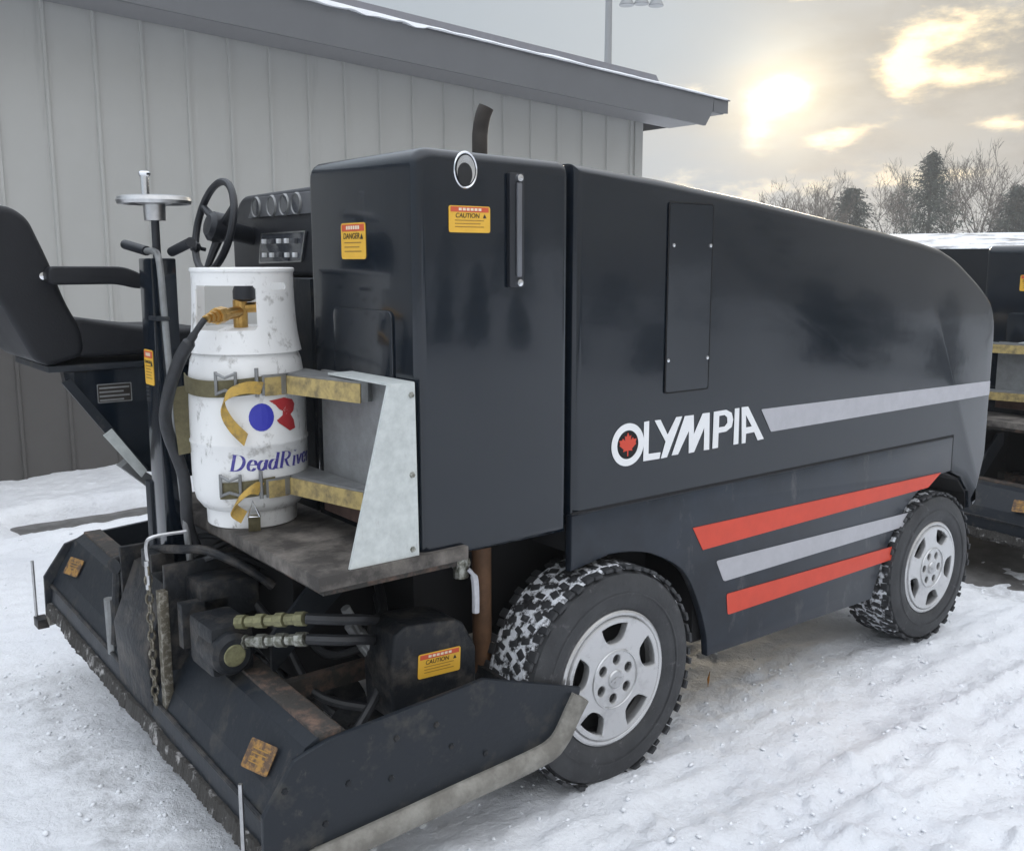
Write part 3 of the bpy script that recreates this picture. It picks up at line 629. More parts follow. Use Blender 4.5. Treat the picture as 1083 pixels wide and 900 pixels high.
# control post with hand wheel and levers
MB().bb((1.030, 3.150, .60), (1.110, 3.265, 1.725), .006).build('control_post', M['paint'], o)
MB().bb((1.025, 3.268, .58), (1.075, 3.315, 1.00), .004).build('post_channel', M['steel_black'], o)
MB().tube([(1.07, 3.205, 1.70), (1.07, 3.205, 1.86)], .0125, 12).build('screw_shaft', M['plastic'], o)
hw = MB().lathe([(0, -.004), (.03, -.006), (.07, .006), (.098, .006), (.109, -.002), (.113, .008), (.109, .019), (.096, .023), (.03, .021), (0, .021)], (1.07, 3.205, 1.893), 'Z', 44)
hw.lathe([(0, -.052), (.032, -.052), (.034, -.004)], (1.07, 3.205, 1.893), 'Z', 24)
h = hw.build('hand_wheel', M['alu'], o)
kn = MB().lathe([(0, .078), (.014, .077), (.019, .072), (.018, .065), (.0135, .061), (.0125, .0), (0, .0)], (1.055, 3.235, 1.915), 'Z', 18); kn.build('spinner_knob', M['chrome'], h)
lv = MB().tube([(1.04, 3.42, 1.770), (1.06, 3.27, 1.748)], .0155, 12).build('lever_grip', M['plastic'], o)
MB().tube([(1.10, 3.155, 1.745), (1.10, 2.99, 1.772)], .0155, 12).build('lever_grip', M['plastic'], o)
MB().tube(spline([(1.06, 3.28, 1.748), (1.055, 3.18, 1.745), (1.045, 3.12, 1.725), (1.045, 3.105, 1.66), (1.05, 3.10, 1.45), (1.055, 3.07, 1.10), (1.07, 3.05, .72)], 6), .0105, 10).build('lever_rod', M['galv_dull'], o)
MB().bb((1.02, 3.09, 1.535), (1.06, 3.17, 1.548), .002).build('rod_guide', M['steel_black'], o)
sticker(o, (1.0285, 3.215, 1.383), (0, -1, 0), ZU, .080, .112, 'DANGER')
bk = MB().tube(spline([(1.02, 3.20, .79), (1.05, 3.00, .83), (1.10, 2.92, .835), (1.18, 2.84, .79), (1.26, 2.80, .72)], 6), .014, 10); bk.bb((.985, 3.10, .74), (1.06, 3.20, .80), .006); bk.build('tie_rod', M['steel_dirty'], o)
sticker(o, (.995, 2.345, .425), (.25, -.94, .0), (.52, .1, .85), .105, .078, '', True)
sticker(o, (1.003, 4.12, .505), (.25, -.94, .0), (.52, .1, .85), .10, .07, '', True)
for q in mroot.children:
    if q.name.split('.')[0] in ('control_post', 'post_channel', 'screw_shaft', 'hand_wheel', 'lever_grip', 'lever_rod', 'rod_guide') or (q.name.startswith('warning_label') and abs(q.data.vertices[0].co.x + 2.9 - 1.0285) < .01 and q.data.vertices[0].co.z < 1.45):
        for w in [q] + list(q.children):
            for v in w.data.vertices: v.co += Vector((.020, -.0155, 0))
# dashboard and steering
ds = MB().prism(roundp([(3.06, 1.66), (4.05, 1.66), (4.05, 1.86), (3.96, 1.975), (3.06, 1.985)], [.02, .05, .05, .06, .01], 5), 1.70, 2.03, axis='X', r=.022, n=3)
dd = ds.build('dashboard', M['plastic'], o)
MB().prism(rect(3.08, 1.60, 3.85, 1.655, .01), 1.64, 2.03, axis='X', r=.01, n=2).build('dash_shelf', M['plastic'], o)
ip = MB().prism([(3.30, 1.885), (3.86, 1.885), (3.78, 1.962), (3.26, 1.962)], 1.690, 1.6995, axis='X', r=.002, n=1).build('instrument_panel', M['panelgrey'], o)
for y in (3.77, 3.63, 3.52, 3.42):
    gb = MB().lathe([(.034, -.002), (.0375, -.008), (.041, -.002), (.041, .004)], (1.690, y, 1.923), 'X', 28).build('gauge', M['galv_dull'], ip)
    MB().lathe([(0, -.004), (.034, -.004)], (1.690, y, 1.923), 'X', 24).build('gauge_face', M['gauge'], ip)
sp_ = MB().prism(roundp([(3.40, 1.712), (3.77, 1.705), (3.74, 1.822), (3.36, 1.825)], .008), 1.690, 1.6995, axis='X', r=.002, n=1).build('switch_panel', M['gauge'], o)
fr_ = flat(o, 'panel_trim', M['alu'], [roundp([(-3.40, 1.712), (-3.77, 1.705), (-3.74, 1.822), (-3.36, 1.825)], .008), roundp([(-3.406, 1.717), (-3.762, 1.711), (-3.734, 1.817), (-3.368, 1.82)], .008)], frame((1.6893, 0, 0), (0, -1, 0), ZU), .0008)
for i in range(5):
    for j in range(2):
        y = 3.70 - i * .066; z = 1.79 - j * .052
        MB().bb((1.676, y - .010, z - .009), (1.689, y + .010, z + .009), .002).build('switch', M['white'] if (i + 2 * j) % 3 != 1 else M['panelgrey'], sp_)
# steering wheel, tilted towards the driver
swm = Matrix.Translation((1.545, 3.85, 1.848)) @ Matrix.Rotation(R(-77), 4, 'Y')
sw = MB(); sw.lathe([(.178 + .0145 * math.cos(t), .0145 * math.sin(t)) for t in [2 * PI * q / 10 for q in range(10)]], (0, 0, 0), 'Z', 44, close=True); sw.xf(swm)
sww = sw.build('steering_wheel', M['plastic'], o)
spk = MB()
for a in (0, 118, 242):
    a = R(a + 178); spk.tube([(.02 * math.cos(a), .02 * math.sin(a), -.03), (.175 * math.cos(a), .175 * math.sin(a), 0)], [.022, .012], 8)
spk.xf(swm); spk.build('spoke', M['plastic'], sww)
hb = MB().lathe([(0, .03), (.04, .028), (.058, .012), (.06, -.03), (.04, -.06), (.032, -.20), (0, -.2)], (0, 0, 0), 'Z', 28); hb.xf(swm); hb.build('hub', M['plastic'], sww)
kb = MB().lathe([(0, .062), (.016, .058), (.023, .045), (.02, .03), (.008, .02), (.008, 0)], (.115 * math.cos(R(140)), .115 * math.sin(R(140)), -.01), 'Z', 16); kb.xf(swm); kb.build('spinner_knob', M['plastic'], sww)
sh = MB()
for z in (1.20, 1.36, 1.48, 1.55): sh.bb((1.60, 3.0, z), (2.0, 3.5, z + .02))
sh.bb((1.95, 2.95, .92), (1.99, 4.1, 1.62)); sh.build('foot_well', M['steel_black'], o)

# ------------------------------------------------------------------ gas bottle
tk = thing('propane_tank', (1.262, 2.940, .908), 'scuffed white propane cylinder with blue and red print, strapped upright on the rear deck', 'gas cylinder')
TX, TY, TR = 1.262, 2.940, 0.178
def cyl(u, z, d=.0): # u: degrees from the direction facing the camera
    a = R(-113 + u); return (TX + (TR + d) * math.cos(a), TY + (TR + d) * math.sin(a), z)
body = MB().lathe([(0, .955), (.10, .955), (.150, .965), (.168, .99), (.177, 1.03), (.178, 1.10), (.1785, 1.166), (.1812, 1.170), (.1812, 1.178), (.178, 1.182), (.178, 1.30), (.176, 1.36), (.167, 1.42), (.150, 1.465), (.12, 1.49), (.06, 1.515), (0, 1.52)], (TX, TY, 0), 'Z', 64)
body.build('cylinder_body', M['tank'], tk, ang=50)
MB().lathe([(.134, .968), (.131, .915), (.135, .909), (.138, .912), (.140, .985)], (TX, TY, 0), 'Z', 48).build('foot_ring', M['tank'], tk)
# collar: ring with two windows and a slot
col = MB(); nu, nz = 300, 60; z0, z1 = 1.445, 1.690; rr = .152; th = .004
def hole(u, z):
    def rr_(u0, u1, za, zb, r):
        du = max(u0 - u, 0, u - u1); 
        if u < u0 or u > u1 or z < za or z > zb: return False
        cu = min(u - u0, u1 - u) / 100; cz = min(z - za, zb - z)
        return not (cu < r * 2.5 and cz < r and (r * 2.5 - cu) / 2.5 + (r - cz) > r)
    return rr_(-64, 14, 1.515, 1.645, .012) or rr_(146, 232, 1.515, 1.645, .012) or rr_(30, 54, 1.632, 1.652, .007)
vs = []
for j in range(nz + 1):
    for i in range(nu):
        a = R(-113 + 360 * i / nu - 80)
        z = z0 + (z1 - z0) * j / nz; fl = .018 * (1 - j / nz) ** 3
        for q in (rr + fl, rr + fl - th): vs.append((TX + q * math.cos(a), TY + q * math.sin(a), z))
idx = lambda i, j, k: (j * nu + i % nu) * 2 + k
solid = [[not hole((360 * (i + .5) / nu - 80), z0 + (z1 - z0) * (j + .5) / nz) for j in range(nz)] for i in range(nu)]
fs = []
for i in range(nu):
    for j in range(nz):
        if not solid[i][j]: continue
        fs.append((idx(i, j, 0), idx(i + 1, j, 0), idx(i + 1, j + 1, 0), idx(i, j + 1, 0)))
        fs.append((idx(i, j, 1), idx(i, j + 1, 1), idx(i + 1, j + 1, 1), idx(i + 1, j, 1)))
        for di, dj, a, b in ((-1, 0, (0, 0), (0, 1)), (1, 0, (1, 0), (1, 1)), (0, -1, (0, 0), (1, 0)), (0, 1, (0, 1), (1, 1))):
            jj = j + dj
            if 0 <= jj < nz and solid[(i + di) % nu][jj]: continue
            fs.append((idx(i + a[0], j + a[1], 0), idx(i + b[0], j + b[1], 0), idx(i + b[0], j + b[1], 1), idx(i + a[0], j + a[1], 1)))
col.add(vs, fs); col.build('collar', M['tank'], tk)
MB().lathe([(.153, 1.683), (.1560, 1.687), (.1560, 1.694), (.152, 1.697), (.147, 1.694), (.147, 1.687)], (TX, TY, 0), 'Z', 64).build('collar_rim', M['tank'], tk)
vb = MB().tube([(TX - .02, TY - .02, 1.50), (TX - .02, TY - .02, 1.60)], .022, 12); vb.tube([(TX - .02, TY - .02, 1.565), (TX - .10, TY - .085, 1.56)], .018, 12); vb.tube([(TX - .02, TY - .02, 1.575), (TX + .05, TY - .06, 1.58)], .016, 10)
vl = vb.build('valve', M['brass'], tk)
MB().lathe([(0, .03), (.028, .028), (.034, .012), (.034, -.012), (.02, -.02)], (TX - .01, TY - .03, 1.615), 'Z', 14).build('valve_knob', M['plastic'], vl)
rg = MB(); a = Vector((TX - .085, TY - .07, 1.562)); b = Vector((TX - .175, TY - .13, 1.552))
for k in range(6):
    q0 = a.lerp(b, k / 6); q1 = a.lerp(b, (k + 1) / 6 - .01); rg.tube([q0, q1], (.020, .025, .025, .019, .015, .011)[k], 8)
rg.build('hose_coupling', M['brass'], vl)
MB().tube(spline([b, (TX - .195, TY - .125, 1.525), (TX - .215, TY - .105, 1.485), (TX - .235, TY - .07, 1.43), (TX - .250, TY - .01, 1.33), (TX - .235, TY + .07, 1.22), (1.08, 3.03, 1.05), (1.09, 3.05, .9), (1.12, 3.06, .80)], 6), [.009] * 9 + [.012] * 3 + [.019] * 60, 12).build('gas_hose', M['hose'], vl)
# printed name, swept with a broad nib so that stems are thick and hairlines thin
def nib(strokes, w, sh):
    out = []
    for si, st in enumerate(strokes):
        pts = spline([(x + sh * y, y, 0) for x, y in st], 6) if len(st) > 2 else [Vector((x + sh * y, y, 0)) for x, y in st]
        hv = Vector((w / 2, -w * .10, 0)); vs = []; 
        for p in pts: vs += [p - hv, p + hv]
        out.append((vs, [(2 * i, 2 * i + 1, 2 * i + 3, 2 * i + 2) for i in range(len(pts) - 1)]))
    return out
def arc(cx, cy, rx, ry, a0, a1, n=8): return [(cx + rx * math.cos(R(a0 + (a1 - a0) * i / n)), cy + ry * math.sin(R(a0 + (a1 - a0) * i / n))) for i in range(n + 1)]
GL = {'D': (1.0, [[(.18, 0), (.18, 1)], [(.05, .985), (.3, .985)], [(.05, .015), (.3, .015)], [(.25, .98)] + arc(.35, .5, .45, .48, 90, -90, 10) + [(.25, .02)]]),
      'e': (.62, [[(.10, .36), (.5, .36)], arc(.30, .33, .22, .33, 0, 330, 12)]),
      'a': (.66, [arc(.27, .30, .20, .30, 60, 390, 12), [(.50, .62), (.50, .1), (.60, .03)]]),
      'd': (.68, [arc(.27, .30, .20, .31, 60, 390, 12), [(.50, 1.0), (.50, .1), (.60, .03)], [(.38, .985), (.52, .985)]]),
      'R': (.95, [[(.18, 0), (.18, 1)], [(.05, .985), (.3, .985)], [(.05, .015), (.32, .015)], [(.25, .98)] + arc(.38, .74, .30, .245, 90, -90, 8) + [(.25, .5)], [(.42, .5), (.62, .14), (.80, .02)]]),
      'i': (.36, [[(.17, .62), (.17, .03)], [(.05, .61), (.2, .61)], [(.06, .015), (.3, .015)], [(.15, .88), (.19, .93)]]),
      'v': (.60, [[(.08, .62), (.26, .03)], [(.26, .03), (.52, .62)], [(.0, .61), (.18, .61)]]),
      'r': (.50, [[(.17, .62), (.17, .0)], [(.05, .61), (.2, .61)], [(.06, .015), (.3, .015)], [(.18, .42), (.32, .6), (.46, .58)]])}
def wrap(txt, h, u0, z):
    mb = MB(); x = 0; k = 0
    for chh in txt:
        adv, st = GL[chh]
        for vs, fs in nib(st, .19, .22):
            k += 1
            mb.add([cyl(u0 + math.degrees((x + p.x) * h / TR), z + p.y * h, .0008 + .00006 * k) for p in vs], fs)
        x += adv
    return mb
wrap('DeadRiver', .050, -21, 1.098).build('lettering', M['navy'], tk, smooth=False)
def wrapoly(poly, sc, u0, z, d):
    v, f = curve_mesh([poly], 0.0); bm = bmesh.new(); vv = [bm.verts.new(p) for p in v]
    for q in f:
        try: bm.faces.new([vv[i] for i in q])
        except ValueError: pass
    bmesh.ops.triangulate(bm, faces=bm.faces); bmesh.ops.subdivide_edges(bm, edges=bm.edges, cuts=3, use_grid_fill=True); bm.verts.index_update()
    mb = MB().add([cyl(u0 + math.degrees(p.co.x * sc / TR), z + p.co.y * sc, d) for p in bm.verts], [[q.index for q in ff.verts] for ff in bm.faces]); bm.free(); return mb
wrapoly(arc(0, 0, .9, 1.0, 0, 345, 20), .042, 12, 1.258, .0010).build('blue_mark', M['blue'], tk, smooth=False)
wrapoly([(-.95, 1.3), (.4, 1.45), (1.3, 1.2), (1.55, .8), (1.4, .25), (1.05, 0), (1.4, -.5), (1.55, -1.2), (.9, -1.35), (-.15, -.6), (-.35, -.35), (.2, 0), (.25, .35), (-.1, .55), (-.4, .9)], .037, 31, 1.258, .0013).build('red_mark', M['print_red'], tk, smooth=False)
# straps: olive webbing round the bottle, zinc buckles, gold tails
def strap(label, z, tail):
    t = thing('tie_down_strap', cyl(-20, z), label, 'strap', 'straps round the propane cylinder')
    a0 = -88 if tail else -30
    MB().strip([cyl(u, z + .008 * math.sin(u * .04), .008) for u in range(a0, 26, 4)], .05, (0, 0, 1), -.004).build('webbing', M['olive'], t)
    zb = z + .01; bk = MB()
    for u in (-28, -10): bk.tube([cyl(u, zb - .035, .012), cyl(u, zb + .035, .012)], .005, 6)
    for dz in (-.03, .03): bk.tube([cyl(-28, zb + dz, .012), cyl(-19, zb + dz * .6, .018), cyl(-10, zb + dz, .012)], .005, 6)
    bk.build('buckle', M['galv_dull'], t)
    MB().tube([cyl(8, zb - .04, .016), cyl(8, zb + .045, .016)], .006, 6).build('strap_bar', M['galv_dull'], t)
    if tail:
        pts = spline([cyl(12, z - .005, .02), cyl(-2, z, .03), cyl(-16, z - .02, .036), cyl(-20, z - .06, .034), cyl(-14, z - .11, .03), cyl(-3, z - .155, .026)], 5)
        MB().strip(pts, .038, (.35, 0, .9), .003).build('strap_tail', M['gold'], t)
        pts = spline([cyl(-80, z - .01, .016), cyl(-82, z - .07, .022), cyl(-84, z - .15, .018), cyl(-82, z - .22, .014)], 5)
        MB().strip(pts, .045, (.9, -.3, .15), .003).build('strap_tail', M['olive'], t)
    else:
        MB().strip(spline([cyl(8, z, .018), cyl(0, z + .005, .03), cyl(-12, z - .03, .03), cyl(-16, z - .06, .02), cyl(-8, z - .085, .012)], 5), .04, (.5, 0, .8), .003).build('strap_tail', M['gold'], t)
        MB().tube([cyl(-4, z - .085, .012), cyl(0, z - .035, .014), cyl(6, z - .085, .012), cyl(-4, z - .085, .012)], .0035, 6).build('ring', M['chrome'], t)
        MB().strip([cyl(1, z - .08, .006), cyl(1, z - .12, -.012), cyl(1, z - .16, -.028)], .036, (.9, -.35, 0), .003).build('strap_tail', M['olive'], t)
strap('upper strap round the white cylinder, with a gold tail hanging over the print', 1.352, True)
strap('lower strap round the white cylinder, with a triangular steel ring below its buckle', 1.045, False)

# ------------------------------------------------------------------ second machine, parked in front
m2 = thing('ice_resurfacer', (2.9, 3.25, 0), 'second black ice resurfacer beyond the nose of the near one, cut off at right', 'ice resurfacer', 'ice resurfacers')
def copy_part(src, parent):
    c = src.copy(); C.objects.link(c); c.parent = parent
    for g in src.children:
        d = g.copy(); C.objects.link(d); d.parent = c
    return c
SKIP = {'backrest', 'seat_cushion', 'armrest', 'seat_base', 'seat_rail', 'seat_brace', 'seat_frame', 'data_plate', 'control_post', 'post_channel', 'screw_shaft', 'hand_wheel', 'lever_grip', 'lever_rod', 'rod_guide',
        'steering_wheel', 'dashboard', 'dash_shelf', 'instrument_panel', 'switch_panel', 'panel_trim', 'lettering', 'emblem', 'exhaust_stack', 'wheel', 'hose_fitting', 'hydraulic_hose', 'hydraulic_motor', 'gusset_plate', 'lift_chain', 'chain_hook', 'tie_rod', 'foot_well'}
for ch in list(mroot.children):
    if ch.name.split('.')[0] in SKIP: continue
    copy_part(ch, m2)
place_wheels(m2, w0)
for ch in m2.children:
    if ch.name.split('.')[0] == 'wheel': ch.name = 'wheel'
m2.location = (2.9 + 4.62, 3.25 + .16, -.03); m2.scale = (1, 1, .91)

# ------------------------------------------------------------------ metal building
YW = 8.422
bl = thing('metal_building', (3.0, YW, 0), 'long grey ribbed metal building with charcoal lower wall behind the machine', 'building')
zt = lambda x: 3.53 + .058 * (9.34 - x)
XL, XR = -9.0, 8.52
MB().prism([(XL, 1.13), (XR, 1.13), (XR, zt(XR) - .25), (XL, zt(XL) - .25)], YW, YW + .10).build('wall', M['wall'], bl, smooth=False)
MB().bb((XR - .1, YW + .1, 0), (XR, YW + 12, zt(XR) - .26)).build('end_wall', M['wall'], bl, smooth=False)
MB().bb((XL, YW + .012, -.1), (XR - .01, YW + .11, 1.13)).build('lower_wall', M['wainscot'], bl, smooth=False)
rb = MB(); rl = MB(); x = 2.113 - .3665 * 30
while x < XR - .05:
    if x > XL:
        for k, dx, w_, d_ in ((0, 0, .036, .022),):
            rb.prism([(x + dx - w_ / 2, YW + .001), (x + dx - w_ * .28, YW - d_), (x + dx + w_ * .28, YW - d_), (x + dx + w_ / 2, YW + .001)], 1.15, min(zt(x) - .26, 9), axis='Z')
        rl.prism([(x - .02, YW + .013), (x - .011, YW - .006), (x + .011, YW - .006), (x + .02, YW + .013)], -.1, 1.10, axis='Z')
    x += .3665
rb.build('siding_rib', M['wall'], bl, smooth=False); rl.build('lower_rib', M['wainscot'], bl, smooth=False)
MB().bb((XL, YW - .028, 1.10), (XR, YW + .002, 1.145), .004).build('belt_flashing', M['wainscot'], bl)
MB().bb((XR - .11, YW - .020, 0), (XR + .012, YW + .001, zt(XR) - .26), .003).build('corner_trim', M['wall'], bl)
YF = 7.85
MB().prism([(XL, zt(XL) - .33), (8.97, zt(8.97) - .33), (9.08, zt(9.08) - .17), (9.10, zt(9.1) - .015), (XL, zt(XL) - .015)], YF, YF + .03).build('fascia', M['fascia'], bl, smooth=False)
MB().prism([(XL, zt(XL) - .31), (8.95, zt(8.95) - .31), (8.95, zt(8.95) - .29), (XL, zt(XL) - .29)], YF + .03, YW - .03).build('soffit', M['soffit'], bl, smooth=False)
MB().prism([(8.96, zt(8.96) - .30), (9.05, zt(9.05) - .16), (9.30, zt(9.3) - .16), (9.34, zt(9.34) - .13), (9.34, zt(9.34) - .012), (8.96, zt(8.96) - .014)], YF + .031, YW + 12).build('eave', M['fascia'], bl, smooth=False)
MB().bb((9.101, YF, zt(9.3) - .15), (9.35, YF + .028, zt(9.34) - .01), .003).build('gutter_end', M['fascia'], bl)
MB().prism([(XL, zt(XL) - .012), (9.36, zt(9.36) - .012), (9.36, zt(9.36)), (XL, zt(XL))], YF - .02, YW + 12).build('roof', M['roof'], bl, smooth=False)
MB().prism([(XL, zt(XL) + .03), (8.48, zt(8.48) + .03), (8.38, zt(8.38) + .150), (XL, zt(XL) + .150)], YF + .22, YW + 11.9).build('roof_edge_trim', M['roof'], bl, smooth=False)
sn = MB(); vs = []; nX = 420
for i in range(nX + 1):
    x = XL + (9.30 - XL) * i / nX; t = max(0, (5.2 - x) / 4)
    o_ = .010 + .015 * mnoise.noise((x * 1.7, 0, 0)) + .012 * mnoise.noise((x * 7, 3, 0)); hgt = .022 + .016 * mnoise.noise((x * 2.3, 5, 1)) + .035 * min(t, 1)
    dr = .0
    if 3.30 < x < 3.62: dr = .085 * abs(math.sin((x - 3.30) / .32 * PI)) * (.6 + .4 * mnoise.noise((x * 30, 0, 0)))
    if 5.2 > x > 3.9: dr = .035 * (.5 + mnoise.noise((x * 6, 8, 0)))
    if 2.85 < x < 2.95: dr = .10
    y0 = YF - .03 - o_
    vs += [(x, YF + .21, zt(x) + .003), (x, y0 + .012, zt(x) - .010 - dr * .6), (x, y0, zt(x) - dr), (x, y0 + .02, zt(x) + hgt * .7), (x, YF + .12, zt(x) + hgt), (x, YF + .215, zt(x) + hgt)]
sn.add(vs, [(i * 6 + k, i * 6 + (k + 1) % 6, (i + 1) * 6 + (k + 1) % 6, (i + 1) * 6 + k) for i in range(nX) for k in range(6)]); sn.build('roof_snow', M['snow'], bl)

# floodlight pole behind the roof
lp = thing('floodlight_pole', (18.95, 20, 0), 'tall grey floodlight pole rising behind the roof edge', 'light pole')
MB().tube([(18.95, 20, -.1), (18.95, 20, 5), (18.95, 20, 9.2)], [.15, .11, .085], 14).build('pole', M['pole'], lp)
MB().tube([(18.95, 20, 8.75), (20.1, 19.2, 8.75)], .04, 8).build('crossarm', M['pole'], lp)
for k in range(3):
    c = (19.35 + k * .32, 19.75 - k * .22, 8.36 + .04 * (k % 2))
    lh = MB().lathe([(0, .16), (.10, .14), (.15, .02), (.20, -.08), (.19, -.10), (0, -.09)], c, 'Z', 16); lh.tube([(c[0], c[1], c[2] + .1), (c[0], c[1], 8.76)], .03, 6); lh.build('lamp_head', M['pole'], lp)

# low snow-roofed shed beyond the second machine
Fw = Vector((math.cos(R(51.8)), math.sin(R(51.8)), 0)); Rt = Vector((Fw.y, -Fw.x, 0))
def far(px, d): return Fw * d + Rt * ((px - 541.5) / 1071.0 * d)
sh0 = far(905, 24); sh1 = far(1210, 21); du = (sh1 - sh0).normalized(); dn = Vector((-du.y, du.x, 0)); L_ = (sh1 - sh0).length
sd = thing('snowy_shed', tuple(sh0 * .5 + sh1 * .5), 'long low dark shed with a snow-covered roof below the trees', 'shed')
def shm(b): return b.xf(Matrix.Translation(sh0) @ Matrix(((du.x, dn.x, 0, 0), (du.y, dn.y, 0, 0), (0, 0, 1, 0), (0, 0, 0, 1))))
shm(MB().bb((0, .3, -.1), (L_, 4, 1.86))).build('wall', M['shed'], sd, smooth=False)
shm(MB().prism([(-.2, 1.86), (4.4, 2.26), (4.4, 2.34), (-.2, 1.94)], -.3, L_ + .3, axis='X')).build('roof', M['roof'], sd, smooth=False)
shm(MB().prism(roundp([(-.25, 1.93), (4.4, 2.34), (4.4, 2.42), (-.2, 2.00), (-.28, 1.97)], .03), -.35, L_ + .35, axis='X')).build('roof_snow', M['roof_patchy'], sd)
pr_ = MB()
for k in range(9): pr_.bb((k * L_ / 8 - .05, -.05, -.1), (k * L_ / 8 + .05, .05, 1.88))
pr_.bb((0, -.03, .95), (L_, .03, 1.05)); shm(pr_).build('porch_rail', M['shed'], sd, smooth=False)

# ------------------------------------------------------------------ trees
def bare_mesh(seed, H, spread):
    rnd = random.Random(seed); tr = MB(); cr = MB()
    tr.tube([(0, 0, -.3), (rnd.uniform(-.1, .1), 0, H * .2), (rnd.uniform(-.2, .2), rnd.uniform(-.1, .1), H * .42)], [H * .021, H * .016, H * .012], 8)
    def grow(p, d, ln, r, lv):
        n = 3; pts = [p]; q = p.copy(); dd = d.copy()
        for i in range(n):
            dd = (dd + Vector((rnd.gauss(0, .12), rnd.gauss(0, .12), rnd.gauss(.06, .08)))).normalized(); q = q + dd * ln / n; pts.append(q.copy())
        cr.tube(pts, [r, r * .8, r * .62, r * .4], 4 if lv > 1 else 5, False)
        if lv >= 5: return
        for k in range(rnd.choice((3, 4, 4)) if lv < 4 else 4):
            j = rnd.choice((1, 2, 3, 3)); a = rnd.uniform(0, 2 * PI); t = rnd.uniform(.35, .85) * spread
            ax = dd.orthogonal().normalized(); ax = Matrix.Rotation(a, 3, dd) @ ax
            nd = (dd * math.cos(t) + ax * math.sin(t) + Vector((0, 0, .15))).normalized()
            grow(pts[j], nd, ln * rnd.uniform(.55, .78), max(.013, r * (.42 if j < 3 else .5)), lv + 1)
    base = Vector(tr.v[-1]); base = Vector((0, 0, H * .40))
    for k in range(5):
        a = 2 * PI * k / 5 + rnd.uniform(-.4, .4); t = rnd.uniform(.15, .6) * spread
        z = H * rnd.uniform(.22, .42)
        grow(Vector((0, 0, z)), Vector((math.cos(a) * math.sin(t), math.sin(a) * math.sin(t), math.cos(t))), H * rnd.uniform(.24, .32), H * .008, 1)
    return tr, cr
def conifer_mesh(seed, H, W):
    rnd = random.Random(seed); tr = MB(); cr = MB()
    tr.tube([(0, 0, -.3), (0, 0, H * .98)], [H * .02, .02], 7)
    n = 48
    for i in range(n):
        z = H * (.10 + .88 * i / n); L = W * (1 - i / n) ** .7 * rnd.uniform(.62, 1.2) + .15
        for k in range(10):
            a = rnd.uniform(0, 2 * PI) ; l = L * rnd.uniform(.35, 1.25); d = Vector((math.cos(a), math.sin(a), 0))
            for q in range(24):
                t = rnd.uniform(.12, 1); p = d * l * t + Vector((rnd.gauss(0, .07), rnd.gauss(0, .07), z + rnd.gauss(0, .12) + .10 * l * t + .10 * l * t * t)); s = .07 + .11 * rnd.random()
                u = Vector((rnd.gauss(0, 1), rnd.gauss(0, 1), rnd.gauss(0, .5))).normalized() * s; w = (d * rnd.uniform(.3, 1) + Vector((rnd.gauss(0, .4), rnd.gauss(0, .4), -.3))).normalized() * s * 1.5
                cr.add([p - u * .35, p + u * .35, p + w], [(0, 1, 2)])
    return tr, cr
def tree(name, label, cat, grp, parts, loc, rz, mats, sc=1.0):
    t = thing(name, loc, label, cat, grp); t.rotation_euler = (0, 0, rz); t.scale = (sc, sc, sc)
    for nm, b, m in (('trunk', parts[0], mats[0]), ('crown', parts[1], mats[1])):
        if isinstance(b, MB):
            me_o = b.build(nm, m, None, smooth=False); me_o.parent = t
    return t
BT = [bare_mesh(s, 9.0, sp) for s, sp in ((11, .9), (23, 1.1), (37, .8))]
protoB = []
def tree_from(protos, i, name, label, cat, grp, loc, rz, sc):
    t = thing(name, loc, label, cat, grp); t.rotation_euler = (0, 0, rz); t.scale = (sc, sc, sc)
    for ch in protos[i]:
        c = ch if ch.users_collection == () else ch.copy()
        if c.name not in C.objects: C.objects.link(c)
        c.parent = t
    return t
def protos_of(pairs, mats):
    out = []
    for tr, cr in pairs:
        l = []
        for nm, b, m in (('trunk', tr, mats[0]), ('crown', cr, mats[1])):
            ob = b.build(nm, m, None, smooth=False); C.objects.unlink(ob); l.append(ob)
        out.append(l)
    return out
PB = protos_of(BT, (M['bark'], M['twig']))
PC = protos_of([conifer_mesh(5, 8.0, 3.1), conifer_mesh(9, 6.0, 3.0)], (M['bark'], M['needle']))
bare = [ # px along the picture's horizon, distance, height, label
    (806, 66, 6.3, 'small bare tree at the far left end of the treeline, low on the bonnet edge'), (828, 60, 6.6, 'bare tree just right of the first small one above the bonnet'),
    (850, 64, 7.2, 'bare tree in the middle of the left clump above the bonnet'), (874, 58, 7.0, 'wide bare tree at the right end of the left clump, beside the round conifer'),
    (940, 62, 7.4, 'thin bare tree at the left of the tall clump behind the shed'), (958, 70, 9.0, 'bare tree close to the left of the dark conifer'),
    (1003, 66, 9.4, 'tallest bare tree, just right of the dark conifer'), (1034, 62, 9.0, 'spreading bare tree right of the tallest one'),
    (1056, 70, 7.6, 'bare tree at the right of the tall clump, beside the right-edge conifer'), (1084, 60, 6.2, 'low bare tree cut off by the right edge of the picture')]
for k, (px, d, hgt, lab) in enumerate(bare):
    p = far(px, d); tree_from(PB, k % 3, 'bare_tree', lab, 'tree', 'bare trees along the horizon', (p.x, p.y, 0), k * 1.3, hgt / 9.0 * .80)
con = [(980, 58, 7.2, 0, 'tall dark conifer between the bare trees'), (897, 62, 5.6, 1, 'low rounded conifer right of the left bare clump'), (1072, 60, 5.6, 1, 'squat conifer near the right edge below the bare tree')]
for k, (px, d, hgt, i, lab) in enumerate(con):
    p = far(px, d); tree_from(PC, i, 'conifer', lab, 'tree', 'conifers along the horizon', (p.x, p.y, 0), k * 2.1, hgt / (8.0 if i == 0 else 6.0) * 1.08)
